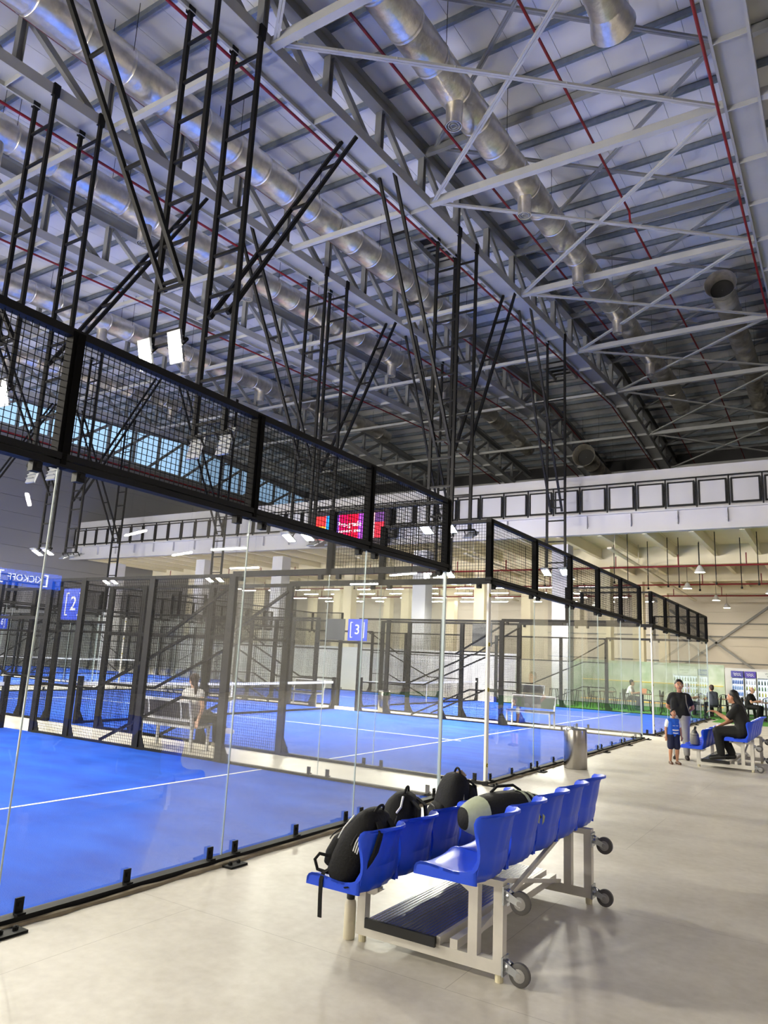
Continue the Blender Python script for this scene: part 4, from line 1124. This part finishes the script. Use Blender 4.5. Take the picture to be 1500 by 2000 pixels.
def person(label, loc, rotz, J, skin, hairm, top, bottom, shoe, k=1.0, vox=.011, sleeve=.55, legcut=1.0, hair='tied', build=1.0, sleevem=None):
    """J: joints in a frame facing +x, y to the person's own left side, z up"""
    t = thing('person', label, 'person', loc, rotz)
    V = {n: Vector(p)*k for n, p in J.items()}
    b = MB(); g = build
    hd = V['head']; f = V['face'].normalized() if 'face' in V else Vector((1, 0, 0)); sd = Vector((0, 0, 1)).cross(f).normalized()
    up = f.cross(sd)
    capsule(b, V['neck']-Vector((0, 0, .05*k)), hd-up*.06*k, .052*k, .048*k)
    b.ball(hd+up*.02*k-f*.012*k, (.088*k, .08*k, .1*k), 14, 10); b.ball(hd+f*.022*k-up*.035*k, (.07*k, .062*k, .085*k), 12, 8)
    capsule(b, hd+f*.082*k+up*.0*k, hd+f*.1*k-up*.025*k, .011*k, .015*k, 8); capsule(b, hd+f*.055*k-up*.095*k+sd*.01*k, hd+f*.055*k-up*.095*k-sd*.01*k, .028*k)
    for s in (-1, 1):
        b.ball(hd+sd*s*.082*k-up*.005*k, (.018*k, .012*k, .03*k), 8, 6); capsule(b, hd+f*.08*k+up*.028*k+sd*s*.018*k, hd+f*.072*k+up*.026*k+sd*s*.045*k, .011*k, .01*k, 6)
        capsule(b, hd+f*.07*k-up*.03*k+sd*s*.035*k, hd+f*.06*k-up*.04*k+sd*s*.04*k, .024*k)
    pv, chp, nk = V['pelvis'], V['chest'], V['neck']
    ys = (V['shL']-V['shR']).normalized()
    def torso(B, e, lo=True):
        capsule(B, V['shL']-ys*.03*k, V['shR']+ys*.03*k, .062*k*g+e, None, 12); capsule(B, nk-Vector((0, 0, .06*k)), chp, .07*k*g+e, .1*k*g+e)
        for s in (-1, 1): capsule(B, chp+ys*s*.075*k*g, pv+ys*s*.07*k*g+Vector((0, 0, .1*k)), .1*k*g+e, .095*k*g+e, 12)
    def hips(B, e):
        for s, n in ((1, 'L'), (-1, 'R')): capsule(B, pv+ys*s*.06*k+Vector((0, 0, .06*k)), V['hip'+n], .1*k*g+e, .1*k*g+e, 12)
    torso(b, 0); hips(b, 0)
    for n in 'LR':
        capsule(b, V['sh'+n], V['el'+n], .048*k*g, .04*k*g); capsule(b, V['el'+n], V['wr'+n], .04*k*g, .027*k)
        dd = V['wr'+n]-V['el'+n]; hand(b, V['wr'+n], V.get('hd'+n, dd), V.get('hu'+n, (0, 0, 1)), 1 if n == 'R' else -1, .5, k)
        capsule(b, V['hip'+n], V['kn'+n], .088*k*g, .056*k*g, 12); capsule(b, V['kn'+n]+Vector((0, 0, 0)), V['kn'+n].lerp(V['an'+n], .35), .055*k*g, .056*k*g); capsule(b, V['kn'+n].lerp(V['an'+n], .3), V['an'+n], .056*k*g, .036*k)
        capsule(b, V['an'+n]-Vector((0, 0, .03*k)), V['an'+n].lerp(V['toe'+n], .8), .034*k, .022*k)
    fuse('body', b, skin, t, vox*k if k < 1 else vox)
    # clothes
    c = MB(); torso(c, .016*k)
    for s in (-1, -.33, .33, 1): capsule(c, pv+ys*s*.07*k*g+Vector((0, 0, .14*k)), pv+ys*s*.075*k*g+Vector((0, 0, .02*k)), .112*k*g, .12*k*g, 12)
    if sleevem is None:
        for n in 'LR': capsule(c, V['sh'+n], V['sh'+n].lerp(V['el'+n], sleeve), .064*k*g, .06*k*g)
    tp = fuse('top', c, top, t, .014*k)
    if sleevem is not None:
        c = MB()
        for n in 'LR': capsule(c, V['sh'+n]+(V['el'+n]-V['sh'+n])*.05, V['sh'+n].lerp(V['el'+n], sleeve), .068*k*g, .066*k*g)
        fuse('sleeves', c, sleevem, t, .012*k)
    c = MB(); hips(c, .018*k)
    for n in 'LR':
        kn, an = V['kn'+n], V['an'+n]
        capsule(c, V['hip'+n], kn if legcut >= .5 else V['hip'+n].lerp(kn, legcut*2), .106*k*g, .078*k*g if legcut >= .5 else .098*k*g, 12)
        if legcut >= .5: capsule(c, kn, kn.lerp(an, (legcut-.5)*2*.94), .076*k*g, .062*k*g, 12)
    fuse('trousers', c, bottom, t, .014*k)
    for n in 'LR':
        c = MB(); a, q = V['an'+n], V['toe'+n]; dz = Vector((0, 0, 1)); dr = (q-a); dr.z = 0; dr = dr.normalized() if dr.length > 1e-3 else Vector((1, 0, 0))
        capsule(c, a-dz*.045*k-dr*.03*k, Vector((q.x, q.y, min(q.z, a.z-.045*k))), .048*k, .042*k, 12); capsule(c, a-dz*.03*k, a.lerp(q, .7)-dz*.005*k, .045*k, .038*k, 12)
        fuse('shoe', c, shoe, t, .01*k)
    # hair
    c = MB(); c.ball(hd+up*.044*k-f*.03*k, (.095*k, .092*k, .095*k), 14, 10); c.ball(hd-f*.055*k-up*.01*k, (.06*k, .082*k, .095*k), 12, 8)
    if hair == 'tail':
        capsule(c, hd-f*.1*k+up*.02*k, hd-f*.14*k-up*.08*k, .035*k, .04*k); capsule(c, hd-f*.14*k-up*.08*k, hd-f*.15*k-up*.27*k, .04*k, .018*k)
    if hair == 'long':
        capsule(c, hd-f*.06*k-up*.02*k, hd-f*.13*k-up*.18*k, .075*k, .07*k); capsule(c, hd-f*.13*k-up*.18*k, hd-f*.19*k-up*.42*k, .07*k, .035*k)
    if hair == 'scarf':
        capsule(c, hd-up*.02*k-f*.03*k, nk-f*.02*k, .095*k, .1*k); capsule(c, nk, nk-Vector((0, 0, .1*k)), .11*k, .12*k)
    if hair == 'bald': c = MB(); c.ball(hd-f*.06*k, (.045*k, .083*k, .07*k), 12, 8)
    h = fuse('hair' if hair != 'scarf' else 'headscarf', c, hairm, t, .012*k)
    # face details
    e = MB(); p = MB(); br = MB()
    for s in (-1, 1):
        c0 = hd+f*.079*k+up*.008*k+sd*s*.032*k; e.ball(c0, .013*k, 8, 6); p.ball(c0+f*.009*k, .0065*k, 8, 6)
        br.tube([hd+f*.09*k+up*.034*k+sd*s*.018*k, hd+f*.088*k+up*.038*k+sd*s*.034*k, hd+f*.078*k+up*.032*k+sd*s*.05*k], .004*k, 5)
    ey = e.build('eyes', mat('eye_white', (225, 220, 214), .4), t, smooth=True); p.build('pupils', BLKRUB, ey); br.build('eyebrows', hairm if hair != 'scarf' else HAIR, t)
    m = MB(); m.ball(hd+f*.083*k-up*.062*k, (.012*k, .024*k, .008*k), 10, 6); m.build('mouth', mat('lips', (140, 70, 66), .5), t)
    return t
def fj(**k): return k
STAND = fj(pelvis=(0, 0, .88), chest=(.0, 0, 1.18), neck=(.0, 0, 1.36), head=(.035, 0, 1.5), shL=(0, .16, 1.28), shR=(0, -.16, 1.28), elL=(-.1, .25, 1.05), elR=(-.1, -.25, 1.05),
           wrL=(-.16, .08, .9), wrR=(-.16, -.08, .9), hipL=(0, .085, .84), hipR=(0, -.085, .84), knL=(.03, .1, .46), knR=(.0, -.09, .46), anL=(-.02, .11, .085), anR=(-.03, -.1, .085), toeL=(.14, .13, .03), toeR=(.13, -.12, .03))
BLKC = mat('black_cotton', (12, 12, 14), .85); GREYT = mat('grey_trousers', (158, 156, 154), .85, noise=(6, .08)); NAVY = mat('navy_cotton', (20, 26, 58), .8)
SHOED = mat('dark_shoe', (34, 28, 28), .6)
w = person('standing woman in black t-shirt and grey trousers, hands behind her back, facing the camera', (-3.02, 16.75, 0), -1.45, dict(STAND, face=(1, .12, .02)), SKIN, HAIR, BLKC, GREYT, SHOED, 1.0, .011, .6, 1.0, 'tied', 1.04)
MB().tube([(.13, .13, 1.32), (.15, .14, 1.15), (.13, .2, .95), (.02, .24, .85)], .012, 6).build('bag_strap', mat('grey_strap', (96, 92, 90), .7), w)
CH = dict(STAND); CH.update(elL=(.0, .23, 1.05), elR=(.0, -.23, 1.05), wrL=(.04, .24, .83), wrR=(.03, -.24, .83), head=(.05, 0, 1.52), face=(1, .1, .05))
SHB = mat('blue_football_shirt', (32, 96, 214), .7)
ch = person('small boy in blue football shirt and navy shorts beside the standing woman', (-2.98, 15.75, 0), -.95, CH, SKIN, HAIR, SHB, NAVY, mat('sandal_brown', (92, 62, 44), .6), .64, .011, .6, .42, 'short', 1.08, SIGNW)
for (z, y0, y1, r) in ((.74, -.055, -.01, .004), (.74, .015, .055, .004), (.655, -.06, .06, .012), (.6, -.05, .05, .009)):
    MB().tube([(.1+.012, y0, z), (.112+.012, (y0+y1)/2, z-.004), (.1+.012, y1, z)], r, 6).build('shirt_print', SIGNW, ch)
SIT = fj(pelvis=(0, 0, .1), chest=(.06, 0, .4), neck=(.1, 0, .58), head=(.15, 0, .72), shL=(.08, .165, .5), shR=(.08, -.165, .5), elL=(.16, .22, .25), elR=(.18, -.23, .27), wrL=(.38, .14, .2), wrR=(.42, -.24, .36),
          hipL=(.04, .09, .07), hipR=(.04, -.09, .07), knL=(.43, .13, .06), knR=(.43, -.12, .06), anL=(.4, .13, -.33), anR=(.36, -.12, -.33), toeL=(.56, .15, -.4), toeR=(.52, -.13, -.4))
SW = dict(SIT); SW.update(wrR=(.4, -.06, .16), elL=(.24, .2, .3), wrL=(.46, .16, .42), hdL=(1, .1, .1), face=(1, -.1, -.08), head=(.16, 0, .71), anL=(.38, .15, -.36), anR=(.22, -.1, -.36), toeL=(.56, .17, -.44), toeR=(.4, -.12, -.44), knR=(.4, -.12, .03))
person('woman in black with long hair seated on the farther bench, one arm out', (-1.72, 15.78, .65), PI, SW, SKIN, HAIR, BLKC, BLKC, BLKRUB, 1.0, .011, .75, 1.0, 'long', 1.2)
GW = dict(SIT); GW.update(chest=(.02, .02, .4), neck=(.02, .04, .57), head=(.04, .06, .71), face=(.5, 1, .0), shL=(.0, .2, .5), shR=(.06, -.13, .5), elL=(.0, .3, .28), wrL=(.14, .2, .12), elR=(.02, -.24, .26), wrR=(-.1, -.28, .06),
          knL=(.44, .05, .12), knR=(.4, -.22, .04), anL=(.5, -.36, -.12), anR=(.46, -.18, -.36), toeL=(.58, -.47, -.15), toeR=(.6, -.2, -.41))
person('woman in white top and dark leggings resting on the corridor bench behind mesh', (-9.98, 9.56, .5), PI/2, GW, SKIN2, HAIRB, mat('white_top', (214, 212, 210), .8), mat('dark_leggings', (34, 34, 34), .8), mat('pale_trainer', (216, 206, 188), .6), 1.0, .011, .2, 1.0, 'tail', .95)
CAF = dict(SIT); CAF.update(wrL=(.4, .1, .3), wrR=(.42, -.08, .32), elL=(.2, .24, .24), elR=(.2, -.24, .24))
for (lb, x, y, rz, sk, hr, hm, tp, sz) in [
    ('man in black polo shirt sitting at a cafe table near the fridges', -3.35, 33.1, -.3, SKIN2, 'bald', mat('grey_hair', (110, 104, 98), .6), BLKC, .48),
    ('person in white shirt leaning over a laptop behind the court glass', -8.3, 34.2, 0, SKIN2, 'short', HAIR, SIGNW, .48),
    ('person wearing a grey headscarf at the cafe table behind the glass', -5.75, 32.95, 0.2, SKIN2, 'scarf', mat('grey_scarf', (150, 144, 136), .8), mat('taupe', (120, 108, 96), .8), .48),
    ('person with dark hair in a navy top with back turned at the cafe table', -4.6, 32.75, 2.2, SKIN, 'tied', HAIRB, mat('slate_top', (62, 66, 78), .8), .48)]:
    person(lb, (x, y, sz), rz, CAF, sk, hm, tp, BLKC, BLKRUB, 1.0, .016, .55, 1.0, hr, 1.05)
# handbag on the far bench and small cafe things
hb = thing('handbag', 'grey and black handbag on the lower seat of the farther bench', 'handbag', (-2.62, 15.98, .4), .3)
MB().loft(bag_loft([(0, 0, 0, .08, .15), (.05, 0, 0, .09, .16), (.2, 0, 0, .07, .15), (.25, 0, 0, .03, .13)])).build('shell', mat('grey_bag', (120, 116, 106), .7), hb, smooth=50)
MB().loft(bag_loft([(.17, 0, 0, .078, .153), (.26, 0, 0, .035, .135)])).build('black_flap', BLKRUB, hb, smooth=50)
MB().tube([(0, -.1, .24), (.02, -.06, .33), (.02, .06, .33), (0, .1, .24)], .012, 6).build('handle', BLKRUB, hb)
